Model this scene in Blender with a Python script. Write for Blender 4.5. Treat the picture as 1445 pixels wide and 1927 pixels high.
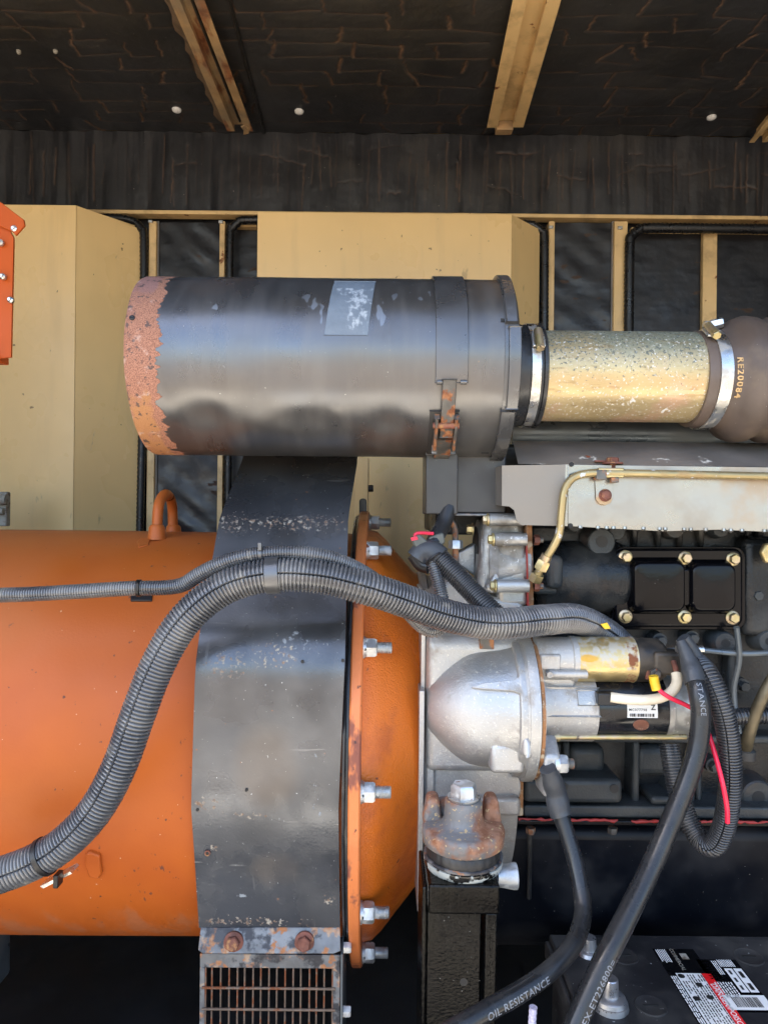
import bpy, math, random
import numpy as np
from mathutils import Vector as V, Matrix
R = math.radians
S = bpy.context.scene
for o in list(bpy.data.objects): bpy.data.objects.remove(o)
COL = S.collection

# ------------------------------------------------------------------ camera
F = 1300.0                       # focal length of the 1445 x 1927 photograph, in its pixels
ROLL = R(0.55)
CR, SR = math.cos(ROLL), math.sin(ROLL)
cd = bpy.data.cameras.new('camera'); cam = bpy.data.objects.new('camera', cd); COL.objects.link(cam)
cd.sensor_fit = 'VERTICAL'; cd.sensor_height = 36; cd.lens = 36 * F / 1927
cd.clip_start = .05; cd.clip_end = 2000
cam.matrix_world = Matrix(((CR, -SR, 0, 0), (0, 0, -1, 0), (SR, CR, 0, 0), (0, 0, 0, 1)))
S.camera = cam
# ------------------------------------------------------------------ light
SUN_EL, SUN_AZ = R(55), R(102)   # sun stands to the left, a little on the viewer's side; the roof keeps it off the machine
w = bpy.data.worlds.new('World'); S.world = w; w.use_nodes = True
nt = w.node_tree; bg = nt.nodes['Background']
sky = nt.nodes.new('ShaderNodeTexSky'); sky.sky_type = 'NISHITA'; sky.sun_disc = False
sky.sun_elevation = SUN_EL; sky.sun_rotation = -SUN_AZ
sky.air_density = 1.0; sky.dust_density = 2.0
nt.links.new(sky.outputs[0], bg.inputs[0]); bg.inputs[1].default_value = .15
sl = bpy.data.lights.new('sun', 'SUN'); sl.energy = 5.0; sl.angle = R(.5); sl.color = (1, .93, .82)
so = bpy.data.objects.new('sun', sl); COL.objects.link(so)
sd = V((-math.sin(SUN_AZ) * math.cos(SUN_EL), math.cos(SUN_AZ) * math.cos(SUN_EL), math.sin(SUN_EL)))
so.rotation_euler = sd.to_track_quat('Z', 'Y').to_euler(); so.location = (0, 0, 5)
S.view_settings.view_transform = 'Standard'; S.view_settings.look = 'None'
S.view_settings.gamma = 1; S.view_settings.use_curve_mapping = False
S.view_settings.exposure = 2.3
try: S.cycles.max_bounces = 6; S.cycles.diffuse_bounces = 3; S.cycles.glossy_bounces = 3
except Exception: pass

# ------------------------------------------------------------------ helpers
def P(px, py, Y):
    dx = (px - 722.5) / F; dy = (963.5 - py) / F
    return V(((dx * CR - dy * SR) * Y, Y, (dx * SR + dy * CR) * Y))
def PZ(px, py, Z):
    d = P(px, py, 1); return d * (Z / d.z)
X_ = V((1, 0, 0)); Y_ = V((0, 1, 0)); Z_ = V((0, 0, 1)); TOCAM = V((0, -1, 0))

class MB:
    def __init__(s): s.v = []; s.f = []
    def add(s, vs, fs):
        n = len(s.v); s.v += [V(q) for q in vs]; s.f += [tuple(i + n for i in f) for f in fs]; return s
    def box(s, a, b):
        x0, x1 = sorted((a[0], b[0])); y0, y1 = sorted((a[1], b[1])); z0, z1 = sorted((a[2], b[2]))
        return s.add([(x0,y0,z0),(x1,y0,z0),(x1,y1,z0),(x0,y1,z0),(x0,y0,z1),(x1,y0,z1),(x1,y1,z1),(x0,y1,z1)],
                     [(0,3,2,1),(4,5,6,7),(0,1,5,4),(1,2,6,5),(2,3,7,6),(3,0,4,7)])
    def prism(s, poly, vec):
        n = len(poly); poly = [V(q) for q in poly]; vec = V(vec)
        nr = V((0,0,0))
        for i in range(n): nr += poly[i].cross(poly[(i+1) % n])
        if nr.dot(vec) > 0: poly = poly[::-1]
        return s.add(poly + [q + vec for q in poly],
                     [tuple(range(n)), tuple(range(2*n-1, n-1, -1))] + [(i, i+n, (i+1) % n + n, (i+1) % n) for i in range(n)])
    def rev(s, o, axis, prof, n=48, ref=None, a0=None, a1=None, closed=False):
        o = V(o); ax = V(axis).normalized()
        if ref is None: ref = TOCAM if abs(ax.y) < .9 else Z_
        ref = V(ref); ref = (ref - ax * ref.dot(ax)).normalized(); th = ref.cross(ax)
        full = a0 is None
        m = n if full else n + 1
        A = [2*math.pi*k/n for k in range(n)] if full else [a0 + (a1-a0)*k/n for k in range(n+1)]
        vs = [o + ax*t + (ref*math.cos(a) + th*math.sin(a))*r for t, r in prof for a in A]
        fs = []
        L = len(prof); rows = L if closed else L - 1
        for i in range(rows):
            j = (i+1) % L
            for k in range(n):
                k2 = (k+1) % m
                fs.append((i*m+k, j*m+k, j*m+k2, i*m+k2))
        if not full and closed:
            fs.append(tuple(i*m for i in range(L))); fs.append(tuple(i*m+m-1 for i in range(L))[::-1])
        if full and not closed:
            if prof[0][1] > 1e-6: fs.append(tuple(range(m))[::-1] if False else tuple(range(m)))
            if prof[-1][1] > 1e-6: fs.append(tuple((L-1)*m + k for k in range(m))[::-1])
        return s.add(vs, fs)
    def arcbox(s, o, x0, x1, r0, r1, a0, a1, n=24):
        return s.rev((0, o[0], o[1]), X_, [(x0, r0), (x0, r1), (x1, r1), (x1, r0)], n, TOCAM, R(a0), R(a1), closed=True)
    def cyl(s, a, b, r, n=24, r2=None):
        a, b = V(a), V(b); L = (b-a).length
        return s.rev(a, b-a, [(0, r), (L, r if r2 is None else r2)], n)
    def hexa(s, a, axis, r, h, rot=0):
        ax = V(axis).normalized(); ref = Matrix.Rotation(rot, 3, ax) @ (Z_ if abs(ax.z) < .9 else X_)
        return s.rev(a, ax, [(0, r), (h*.82, r), (h, r*.86)], 6, ref)
    def tube(s, pts, r, n=16, cap=True):
        T, N, Bn = frames(pts); m = len(pts)
        rr = r if hasattr(r, '__len__') else [r]*m
        vs = []
        for i in range(m):
            for k in range(n):
                a = 2*math.pi*k/n
                vs.append(pts[i] + (N[i]*math.cos(a) + Bn[i]*math.sin(a))*rr[i])
        fs = [(i*n+k, i*n+(k+1) % n, (i+1)*n+(k+1) % n, (i+1)*n+k) for i in range(m-1) for k in range(n)]
        if cap: fs += [tuple(range(n))[::-1], tuple((m-1)*n+k for k in range(n))]
        return s.add(vs, fs)

def spline(ctrl, step=.004):
    c = [V(q) for q in ctrl]; c = [c[0]*2-c[1]] + c + [c[-1]*2-c[-2]]
    out = []
    for i in range(1, len(c)-2):
        p0, p1, p2, p3 = c[i-1:i+3]
        for k in range(24):
            t = k/24
            out.append(.5*((2*p1) + (p2-p0)*t + (2*p0-5*p1+4*p2-p3)*t*t + (3*p1-p0-3*p2+p3)*t**3))
    out.append(c[-2])
    L = [0]
    for i in range(1, len(out)): L.append(L[-1] + (out[i]-out[i-1]).length)
    n = max(2, int(L[-1]/step)); A = np.array([list(q) for q in out]); sL = np.linspace(0, L[-1], n+1)
    return [V(q) for q in np.stack([np.interp(sL, L, A[:, k]) for k in range(3)], 1)]
def frames(pts, ref=TOCAM):
    T, N, B = [], [], []
    for i in range(len(pts)):
        t = (pts[min(i+1, len(pts)-1)] - pts[max(i-1, 0)]).normalized()
        n = ref - t*ref.dot(t)
        if n.length < .25 and N: n = N[-1] - t*N[-1].dot(t)
        n.normalize(); T.append(t); N.append(n); B.append(t.cross(n))
    return T, N, B
def PP(*q): return [P(*a) for a in q]
def rr(x0, y0, x1, y1, r, n=5):
    o = []
    for cx, cy, a in ((x1-r, y0+r, -90), (x1-r, y1-r, 0), (x0+r, y1-r, 90), (x0+r, y0+r, 180)):
        for k in range(n+1):
            t = R(a + 90*k/n); o.append((cx + r*math.cos(t), cy + r*math.sin(t)))
    return o

def root_of(o):
    while o.parent: o = o.parent
    return o
def thing(name, label, cat, loc=(0,0,0), group=None):
    o = bpy.data.objects.new(name, None); COL.objects.link(o); o.location = loc; o.empty_display_size = .05
    o['label'] = label; o['category'] = cat
    if group: o['group'] = group
    return o
def part(name, b, m, parent=None, bev=0, smooth=35, seg=2, label=None, cat=None, kind=None, group=None, origin=None):
    me = bpy.data.meshes.new(name)
    off = V(root_of(parent).location) if parent else (V(origin) if origin is not None else V((0,0,0)))
    me.from_pydata([tuple(q-off) for q in b.v], [], b.f); me.update()
    o = bpy.data.objects.new(name, me); COL.objects.link(o)
    if parent: o.parent = parent
    else: o.location = off
    me.materials.append(m)
    if smooth:
        me.shade_smooth(); me.set_sharp_from_angle(angle=R(smooth))
    if bev:
        md = o.modifiers.new('bevel', 'BEVEL'); md.width = bev; md.segments = seg; md.limit_method = 'ANGLE'; md.angle_limit = R(40)
    if label: o['label'] = label
    if cat: o['category'] = cat
    if kind: o['kind'] = kind
    if group: o['group'] = group
    return o
def again(o, delta, parent=None, name=None):
    c = o.copy(); COL.objects.link(c); c.parent = parent if parent else o.parent
    c.location = V(o.location) + V(delta); return c

def text_mesh(s, size, bold=0, space=1.0):
    cu = bpy.data.curves.new('t', 'FONT'); cu.body = s; cu.size = size; cu.offset = bold; cu.space_character = space; cu.resolution_u = 2
    o = bpy.data.objects.new('t', cu); COL.objects.link(o)
    dg = bpy.context.evaluated_depsgraph_get(); dg.update()
    me = bpy.data.meshes.new_from_object(o.evaluated_get(dg))
    import bmesh
    bm = bmesh.new(); bm.from_mesh(me); bmesh.ops.triangulate(bm, faces=bm.faces[:])
    bmesh.ops.subdivide_edges(bm, edges=bm.edges[:], cuts=2, use_grid_fill=True); bm.to_mesh(me); bm.free()
    vs = [(q.co.x, q.co.y) for q in me.vertices]; fs = [tuple(p.vertices) for p in me.polygons]
    bpy.data.objects.remove(o); bpy.data.curves.remove(cu); bpy.data.meshes.remove(me)
    return vs, fs
def text_map(b, s, size, fn, bold=0, center=True, space=1.0):
    vs, fs = text_mesh(s, size, bold, space)
    w_ = max(q[0] for q in vs); h_ = size*.7
    return b.add([fn(u - (w_/2 if center else 0), v - h_/2) for u, v in vs], fs)

# ------------------------------------------------------------------ materials
def mat(name, col, rough=.5, metal=0, spec=.5, var=.15, vs=6, rv=.12, layers=(), bump=(), coat=0, attr=None):
    m = bpy.data.materials.new(name); m.use_nodes = True; t = m.node_tree; N = t.nodes; L = t.links.new
    bs = N['Principled BSDF']
    pos = N.new('ShaderNodeNewGeometry').outputs['Position']
    sep = N.new('ShaderNodeSeparateXYZ'); L(pos, sep.inputs[0])
    def val(x):
        return x
    def put(inp, x):
        if isinstance(x, (int, float)): inp.default_value = x
        elif isinstance(x, tuple): inp.default_value = (*x, 1) if len(inp.default_value) == 4 and len(x) == 3 else x
        else: L(x, inp)
    def noise(scale, detail=4, st=None, rgh=.55):
        n = N.new('ShaderNodeTexNoise'); n.inputs['Scale'].default_value = scale; n.inputs['Detail'].default_value = detail
        n.inputs['Roughness'].default_value = rgh
        src = pos
        if st:
            vm = N.new('ShaderNodeVectorMath'); vm.operation = 'MULTIPLY'; L(pos, vm.inputs[0]); vm.inputs[1].default_value = st; src = vm.outputs[0]
        L(src, n.inputs['Vector']); return n.outputs['Fac']
    def ma(op, a, b=0.0, c=None):
        n = N.new('ShaderNodeMath'); n.operation = op; put(n.inputs[0], a); put(n.inputs[1], b)
        if c is not None: put(n.inputs[2], c)
        return n.outputs[0]
    def smooth(x, a, b, c=0., d=1.):
        n = N.new('ShaderNodeMapRange'); n.interpolation_type = 'SMOOTHSTEP'; put(n.inputs[0], x)
        n.inputs[1].default_value = a; n.inputs[2].default_value = b; n.inputs[3].default_value = c; n.inputs[4].default_value = d
        return n.outputs[0]
    def mixc(f, a, b):
        n = N.new('ShaderNodeMix'); n.data_type = 'RGBA'; put(n.inputs[0], f); put(n.inputs[6], a); put(n.inputs[7], b); return n.outputs[2]
    def mixf(f, a, b):
        n = N.new('ShaderNodeMix'); n.data_type = 'FLOAT'; put(n.inputs[0], f); put(n.inputs[2], a); put(n.inputs[3], b); return n.outputs[0]
    c = mixc(smooth(noise(vs, 3), .3, .7), tuple(q*(1-var) for q in col), tuple(min(1, q*(1+var)) for q in col))
    r = smooth(noise(vs*2.3, 3), .3, .7, max(.04, rough-rv), min(1, rough+rv))
    me = metal; heights = []
    for l in layers:
        if 'attr' in l:
            an = N.new('ShaderNodeAttribute'); an.attribute_name = l['attr']; mask = an.outputs['Fac']
        else:
            x = noise(l.get('s', 20), min(5, l.get('d', 4)), l.get('st'), l.get('rg', .6))
            g = None
            for axn, lo, hi, fe in l.get('bands', ()):
                q = sep.outputs['xyz'.index(axn)]
                k = ma('MULTIPLY', smooth(q, lo-fe, lo+fe), smooth(q, hi-fe, hi+fe, 1., 0.))
                g = k if g is None else ma('MULTIPLY', g, k)
            bl = None
            for ctr, rad in l.get('blobs', ()):
                vm = N.new('ShaderNodeVectorMath'); vm.operation = 'SUBTRACT'; L(pos, vm.inputs[0]); vm.inputs[1].default_value = ctr
                v2 = N.new('ShaderNodeVectorMath'); v2.operation = 'DIVIDE'; L(vm.outputs[0], v2.inputs[0])
                v2.inputs[1].default_value = rad if hasattr(rad, '__len__') else (rad,)*3
                v3 = N.new('ShaderNodeVectorMath'); v3.operation = 'LENGTH'; L(v2.outputs[0], v3.inputs[0])
                k = smooth(v3.outputs['Value'], .25, 1.1, 1., 0.)
                bl = k if bl is None else ma('MAXIMUM', bl, k)
            if bl is not None: g = bl if g is None else ma('MULTIPLY', g, bl)
            if g is not None: x = ma('ADD', x, ma('MULTIPLY', ma('SUBTRACT', g, 1.0), l.get('k', .5)))
            th, so_ = l.get('t', .6), l.get('w', .04)
            mask = smooth(x, th-so_, th+so_)
        if 'o' in l: mask = ma('MULTIPLY', mask, l['o'])
        lc = l['c']
        if 'c2' in l: lc = mixc(smooth(noise(l.get('cs', 60), 4), .38, .62), l['c'], l['c2'])
        c = mixc(mask, c, lc)
        if 'r' in l: r = mixf(mask, r, l['r'])
        if 'm' in l: me = mixf(mask, me, l['m'])
        if 'b' in l: heights.append((mask, l['b']))
    put(bs.inputs['Base Color'], c); put(bs.inputs['Roughness'], r); put(bs.inputs['Metallic'], me)
    bs.inputs['Specular IOR Level'].default_value = spec; bs.inputs['Coat Weight'].default_value = coat; bs.inputs['Coat Roughness'].default_value = .15
    nrm = None
    for q in bump: heights.append((noise(q[0], q[2] if len(q) > 2 else 3, q[3] if len(q) > 3 else None), q[1]))
    for h, d in heights:
        bn = N.new('ShaderNodeBump'); bn.inputs['Distance'].default_value = abs(d); bn.invert = d < 0; L(h, bn.inputs['Height'])
        if nrm is not None: L(nrm, bn.inputs['Normal'])
        nrm = bn.outputs[0]
    if nrm is not None: L(nrm, bs.inputs['Normal'])
    return m
SPECK = dict(c=(.45,.43,.38), r=.8, m=0, s=420, t=.775, w=.02, d=2)
DUST = dict(c=(.30,.26,.20), r=.85, m=0, s=14, t=.58, w=.16, d=8, o=.35)
RUST = (.17,.055,.02); RUST2 = (.30,.12,.045)

M = {}
M['foam'] = mat('cracked black foam', (.022,.023,.026), .42, var=.3, vs=5, rv=.12,
    layers=[dict(c=(.05,.046,.04), r=.6, s=7, t=.60, w=.14, o=.5), dict(attr='crack', c=(.15,.083,.046), c2=(.075,.043,.027), cs=40, r=.9),
            dict(c=(.4,.36,.3), r=.8, s=150, t=.77, w=.02, d=2)], bump=[(60,.0008),(14,.003,3)])
M['foam_panel'] = mat('black foam panel', (.013,.013,.015), .42, var=.3, vs=7,
    layers=[dict(c=(.05,.03,.02), r=.8, s=16, t=.665, w=.012, d=3, st=(.6,1,1.6)), SPECK], bump=[(22,.0015,3),(7,.004,2,(1,1,2.2))])
M['tan'] = mat('tan enamel', (.84,.58,.26), .30, var=.05, vs=3, rv=.08, layers=[dict(c=(.22,.13,.06), s=45, t=.735, w=.012, d=2), dict(c=(.66,.46,.22), r=.4, s=2.2, t=.55, w=.2, o=.3), dict(c=(.42,.30,.17), r=.6, s=14, t=.60, w=.1, o=.15, st=(1.4,1,.15)), dict(c=(.30,.21,.12), r=.6, s=40, t=.72, w=.03, d=3, st=(1,1,.3), o=.5)], bump=[(3,.002,2)])
M['tan_dirty'] = mat('tan steel frame', (.70,.48,.22), .45, var=.1, vs=9, layers=[dict(c=RUST, c2=RUST2, r=.85, s=26, t=.68, w=.03), dict(c=(.30,.19,.09), r=.6, s=16, t=.58, w=.1, o=.5), SPECK])
M['tan_rusty'] = mat('rusting tan steel', (.42,.27,.13), .5, var=.2, vs=14, layers=[dict(c=RUST2, c2=RUST, r=.85, s=22, t=.55, w=.06, st=(1,.25,1)), dict(c=(.2,.17,.12), r=.8, s=9, t=.55, w=.1, o=.6)], bump=[(160,.0006)])
M['rubber'] = mat('black rubber', (.012,.012,.013), .5, var=.25, vs=20, layers=[dict(DUST, o=.15)])
M['seal'] = mat('bulb seal rubber', (.010,.010,.011), .34, var=.25, vs=20, bump=[(300,.0006)])
M['orange'] = mat('orange enamel', (.44,.098,.012), .46, spec=.3, var=.07, vs=3, rv=.08,
    layers=[dict(c=(.33,.06,.012), r=.5, s=4, t=.60, w=.14, o=.45), dict(c=(.06,.03,.025), r=.7, s=38, t=.715, w=.02, d=5, st=(1.3,1,.7)),
            dict(c=(.13,.05,.03), r=.7, s=85, t=.715, w=.015, d=3), dict(c=(.7,.5,.36), r=.8, s=160, t=.765, w=.012, d=2), dict(c=(.40,.15,.06), r=.62, s=3, t=.5, w=.2, o=.4, bands=[('z', -.22, .2, .05)], k=.3), dict(c=(.09,.04,.03), r=.7, s=75, t=.63, w=.03, d=5, st=(1.2,1,.7), k=.2, o=.85, blobs=[(P(300,1610,.95), (.09,.2,.09)), (P(340,1500,.9), (.03,.2,.05)), (P(130,1080,.9), (.06,.2,.015)), (P(210,1340,.88), (.1,.2,.02))]), dict(c=(.33,.13,.06), r=.65, s=16, t=.56, w=.1, o=.5, st=(1.6,1,.14), bands=[('z', -.9, -.52, .05)], k=.3)], bump=[(260,.00015),(5,.003,2)])
M['orange_cast'] = mat('orange painted casting', (.60,.14,.012), .38, var=.06, vs=4,
    layers=[dict(c=(.10,.04,.03), r=.7, s=70, t=.71, w=.02, d=4), dict(c=(.34,.075,.02), r=.6, s=12, t=.62, w=.1, o=.6)], bump=[(420,.0011,2),(140,.0005,2)])
M['orange_edge'] = mat('chipped orange plate', (.55,.16,.045), .5, var=.1, vs=10,
    layers=[dict(c=(.20,.06,.035), r=.7, s=24, t=.60, w=.04, st=(1,1,.6)), dict(c=(.07,.03,.025), r=.8, s=70, t=.67, w=.02)], bump=[(180,.0004)])
M['orange_box'] = mat('dark orange sheet', (.38,.062,.004), .55, spec=.25, var=.06, vs=3, layers=[dict(c=(.12,.04,.02), s=60, t=.74, w=.02)])
SH = [P(455,870,1.096), P(413,975,.983), P(368,1240,.85), P(360,1520,.866)]
M['shroud'] = mat('worn black sheet steel', (.088,.093,.103), .27, metal=.62, var=.25, vs=7, rv=.12,
    layers=[dict(c=(.175,.18,.185), r=.38, m=.35, s=5, t=.48, w=.16, o=.6, bands=[('z', -.36, -.03, .05)], k=.4),
            dict(c=(.19,.145,.10), r=.5, s=4, t=.50, w=.2, o=.30, blobs=[(P(505,1450,.855), (.07,.1,.09)), (P(520,1640,.88), (.06,.1,.045))], k=.5),  # brown blotches: warm reflections painted into the colour
            dict(c=(.46,.41,.33), c2=(.22,.12,.06), cs=120, r=.85, m=0, s=190, t=.575, w=.06, d=5, k=.22, o=.8,
                 blobs=[(P(430,1255,.85), (.055,.1,.028)), (P(560,985,.98), (.15,.1,.02)), (P(440,985,.98), (.09,.1,.026)), (P(520,1230,.86), (.06,.1,.03)),
                        (P(385,1520,.86), (.05,.1,.02)), (P(470,1535,.87), (.05,.1,.01)), (P(620,1690,.89), (.018,.1,.018)), (P(400,1600,.87), (.012,.1,.012)), (P(480,1735,.895), (.14,.1,.012))]),
            dict(c=(.30,.33,.36), r=.8, m=0, s=120, t=.60, w=.05, d=6, k=.4, o=.75, blobs=[(P(592,1470,.86), (.007,.1,.09)), (P(600,1530,.86), (.006,.1,.05)), (P(560,1210,.86), (.07,.1,.035)), (P(460,1685,.89), (.02,.1,.006))]),
            dict(c=(.6,.6,.58), r=.8, m=0, s=300, t=.745, w=.02, d=2), dict(c=(.30,.13,.06), r=.8, m=0, s=75, t=.765, w=.02, d=2),
            dict(c=(.2,.2,.2), r=.5, s=70, t=.70, w=.03, d=3, st=(1,.02,.12), o=.25), dict(c=(.25,.25,.25), r=.5, s=60, t=.70, w=.015, d=2, st=(.1,.02,1.2), o=.5)],
    bump=[(9,.002,2),(300,.00015)])
M['shroud_side'] = mat('black sheet edge', (.015,.015,.017), .35, var=.2, vs=20, layers=[dict(c=RUST, r=.8, s=50, t=.68, w=.03)])
M['galv_dirty'] = mat('stained galvanised strip', (.16,.165,.17), .5, metal=.4, var=.3, vs=30, layers=[dict(c=RUST2, c2=(.35,.25,.17), r=.85, m=0, s=55, t=.56, w=.04), dict(c=(.04,.04,.045), r=.5, s=34, t=.56, w=.05)], bump=[(150,.0004)])
M['wire'] = mat('rusty wire', (.15,.105,.075), .7, metal=.2, var=.3, vs=60, layers=[dict(c=RUST, r=.9, s=60, t=.54, w=.06)])
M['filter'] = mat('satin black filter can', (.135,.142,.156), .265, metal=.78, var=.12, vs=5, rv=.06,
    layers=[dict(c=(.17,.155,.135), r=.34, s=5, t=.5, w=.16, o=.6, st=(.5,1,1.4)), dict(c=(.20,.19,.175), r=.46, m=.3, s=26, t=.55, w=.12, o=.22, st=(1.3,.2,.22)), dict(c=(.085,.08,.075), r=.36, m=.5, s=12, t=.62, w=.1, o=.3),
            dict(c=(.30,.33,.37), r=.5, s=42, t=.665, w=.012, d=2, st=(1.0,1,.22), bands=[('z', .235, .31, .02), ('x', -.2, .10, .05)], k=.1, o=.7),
            dict(c=(.46,.44,.40), r=.85, m=0, s=330, t=.765, w=.02, d=2), dict(c=(.35,.25,.15), r=.85, m=0, s=90, t=.775, w=.02, d=2),
            dict(c=(.40,.19,.12), c2=(.20,.085,.055), cs=800, r=.85, m=0, s=75, t=.16, w=.006, d=5, st=(.3,1,1), k=1.0, b=-.0006, bands=[('x', -9, -.282, .034)]),
            dict(c=(.40,.19,.065), r=.9, m=0, s=40, t=.42, w=.12, o=.7, k=.6, bands=[('x', -9, -.296, .012), ('z', 0, .165, .03)]), dict(c=(.24,.13,.13), r=.85, m=0, s=22, t=.5, w=.1, o=.6, k=.6, bands=[('x', -9, -.296, .012), ('z', .22, .5, .04)]),
            dict(c=(.05,.04,.038), r=.6, m=.1, s=110, t=.61, w=.02, o=.8, k=.4, bands=[('x', -9, -.290, .010)]), dict(c=(.55,.40,.33), r=.9, m=0, s=60, t=.63, w=.06, o=.5, k=.4, bands=[('x', -9, -.292, .010)])],
    bump=[(700,.00005),(8,.0008,2)])
M['strap'] = mat('black strap', (.13,.13,.132), .33, metal=.7, var=.15, vs=10, layers=[SPECK, dict(c=(.2,.2,.2), r=.6, s=60, t=.68, w=.02, o=.5)])
M['latch'] = mat('rusty latch steel', (.12,.115,.105), .5, metal=.5, var=.3, vs=30, layers=[dict(c=(.32,.14,.06), c2=RUST, cs=90, r=.85, m=0, s=60, t=.53, w=.05)], bump=[(200,.0004)])
M['sticker'] = mat('scuffed old sticker', (.14,.17,.205), .5, var=.15, vs=20, layers=[dict(c=(.36,.40,.44), r=.7, s=150, t=.52, w=.10, d=5, st=(1,1,.6), blobs=[(P(672,575,.88), (.028,.2,.06)), (P(662,545,.9), (.05,.2,.012))], k=.35)], bump=[(200,.0006)])
M['zinc'] = mat('bright zinc', (.62,.62,.60), .32, metal=.95, var=.15, vs=30, layers=[dict(c=(.42,.38,.32), r=.6, m=.4, s=60, t=.58, w=.08, o=.7)])
M['steel'] = mat('galvanised bolt steel', (.50,.52,.53), .42, metal=.8, var=.2, vs=40, layers=[dict(c=(.62,.63,.62), r=.7, m=.2, s=60, t=.56, w=.06, o=.7), dict(c=RUST, r=.8, m=0, s=60, t=.7, w=.03)], bump=[(300,.0003)])
M['zyellow'] = mat('yellow zinc', (.48,.39,.19), .40, metal=.8, var=.2, vs=30, layers=[dict(c=(.55,.42,.32), r=.45, s=40, t=.56, w=.08, o=.6), dict(c=(.13,.1,.07), r=.7, m=.2, s=70, t=.66, w=.03)])
M['pipe'] = mat('iridescent zinc pipe', (.50,.39,.21), .40, metal=.55, var=.12, vs=8, rv=.08,
    layers=[dict(c=(.44,.46,.34), r=.45, m=.7, s=7, t=.50, w=.14, bands=[('z', .205, .4, .035)], k=.4),  # green-grey above, warm below: chromate film with reflected surroundings painted in
            dict(c=(.66,.40,.28), r=.36, s=12, t=.55, w=.08, o=.6, bands=[('z', .1, .2, .03)], k=.3),
            dict(c=(.15,.16,.13), r=.7, m=.3, s=240, t=.565, w=.04, d=4, bands=[('z', .19, .4, .04)], k=.16),
            dict(c=(.62,.62,.60), r=.8, m=.1, s=150, t=.57, w=.05, d=6, blobs=[(P(1185,750,.95), (.03,.2,.02)), (P(1260,770,.95), (.03,.2,.012)), (P(1130,740,.95), (.02,.2,.012)), (P(1230,700,.93),(.015,.2,.02))], k=.4),
            dict(c=(.7,.7,.66), r=.8, m=.1, s=280, t=.63, w=.04, d=3, o=.8), dict(c=(.30,.21,.09), r=.5, s=60, t=.62, w=.05, o=.5, st=(.5,1,2.5))], bump=[(220,.0002)])
M['hose'] = mat('aged brown rubber hose', (.095,.070,.056), .5, var=.2, vs=10, layers=[dict(c=(.17,.125,.08), r=.7, s=12, t=.56, w=.1, o=.6), SPECK], bump=[(90,.0004)])
M['sleeve'] = mat('black rubber sleeve', (.022,.023,.025), .35, var=.2, vs=20)
M['castal'] = mat('sand cast aluminium', (.43,.435,.435), .44, metal=.68, var=.12, vs=7, rv=.1,
    layers=[dict(c=(.44,.41,.36), r=.55, m=.5, s=9, t=.54, w=.14, o=.6), dict(c=(.62,.60,.52), r=.8, m=.1, s=300, t=.66, w=.04, d=3), dict(c=(.22,.18,.13), r=.8, m=.1, s=26, t=.64, w=.08, o=.6), dict(c=(.36,.31,.26), r=.5, m=.45, s=6, t=.58, w=.12, o=.6), dict(c=(.66,.64,.58), r=.9, m=0, s=260, t=.65, w=.05, d=3, o=.35)], bump=[(420,.0005,2),(40,.0008)])
M['castal2'] = mat('grey cast aluminium', (.40,.40,.385), .42, metal=.75, var=.2, vs=12, layers=[dict(c=(.16,.14,.11), r=.6, m=.3, s=16, t=.57, w=.1, o=.8), dict(c=(.6,.59,.56), r=.7, m=.3, s=150, t=.65, w=.03)], bump=[(420,.0005,2)])
M['shield'] = mat('aluminised heat shield', (.34,.33,.30), .27, metal=.9, var=.08, vs=5, rv=.08,
    layers=[dict(c=(.21,.185,.155), r=.5, m=.5, s=4, t=.2, w=.1, o=.9, bands=[('x', -1, .249, .006)], k=.8),  # left end face darkened: its shading is put into the colour
            dict(c=(.40,.24,.09), r=.6, m=.3, s=12, t=.56, w=.12, o=.5, k=.4, bands=[('x', .44, 1, .05)]),
            dict(c=(.55,.35,.12), r=.6, m=.3, s=22, t=.54, w=.1, o=.7, k=.5, bands=[('z', -.1, -.022, .008)]),
            dict(c=(.5,.3,.12), r=.6, m=.3, s=20, t=.54, w=.08, o=.8, k=.6, blobs=[(P(1138,935,.94), .03)]), dict(c=(.5,.48,.44), r=.8, m=.1, s=260, t=.72, w=.03, o=.6), dict(c=(.26,.22,.17), r=.5, s=10, t=.56, w=.12, o=.5)], bump=[(30,.0005),(5,.004,2)])
M['shield_top'] = mat('dull brown shield top', (.25,.225,.20), .45, metal=.55, var=.2, vs=7,  # duller and browner than the front sheet
    layers=[dict(c=(.62,.58,.5), r=.9, m=0, s=130, t=.54, w=.06, d=8, k=.45, blobs=[(P(1112,860,.96), (.028,.2,.012)), (P(1250,865,.96), (.03,.2,.008)), (P(1330,865,.96), (.018,.2,.012)), (P(1010,874,.96), (.02,.2,.005))]),
            dict(c=(.3,.07,.02), r=.9, m=0, s=60, t=.52, w=.04, k=.5, blobs=[(P(1112,857,.96), (.010,.2,.005))]), SPECK])
M['block'] = mat('dark painted iron block', (.011,.013,.015), .28, spec=.28, var=.25, vs=9, layers=[dict(c=(.06,.058,.052), r=.55, s=9, t=.56, w=.12, o=.7), dict(c=(.10,.055,.03), r=.8, s=13, t=.64, w=.08, o=.6), SPECK], bump=[(300,.0007,3),(30,.001)])
M['block2'] = mat('grey green painted iron', (.030,.036,.040), .36, spec=.28, var=.2, vs=9, layers=[dict(c=(.075,.072,.062), r=.55, s=8, t=.55, w=.14, o=.6), dict(c=(.09,.05,.03), r=.8, s=12, t=.64, w=.08, o=.6), SPECK], bump=[(350,.0006,3)])
M['pan'] = mat('black oil pan', (.004,.005,.008), .40, spec=.2, var=.25, vs=6, layers=[dict(SPECK, t=.765), dict(c=(.02,.02,.022), r=.6, s=6, t=.55, w=.1)], bump=[(8,.003,2)])
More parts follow.
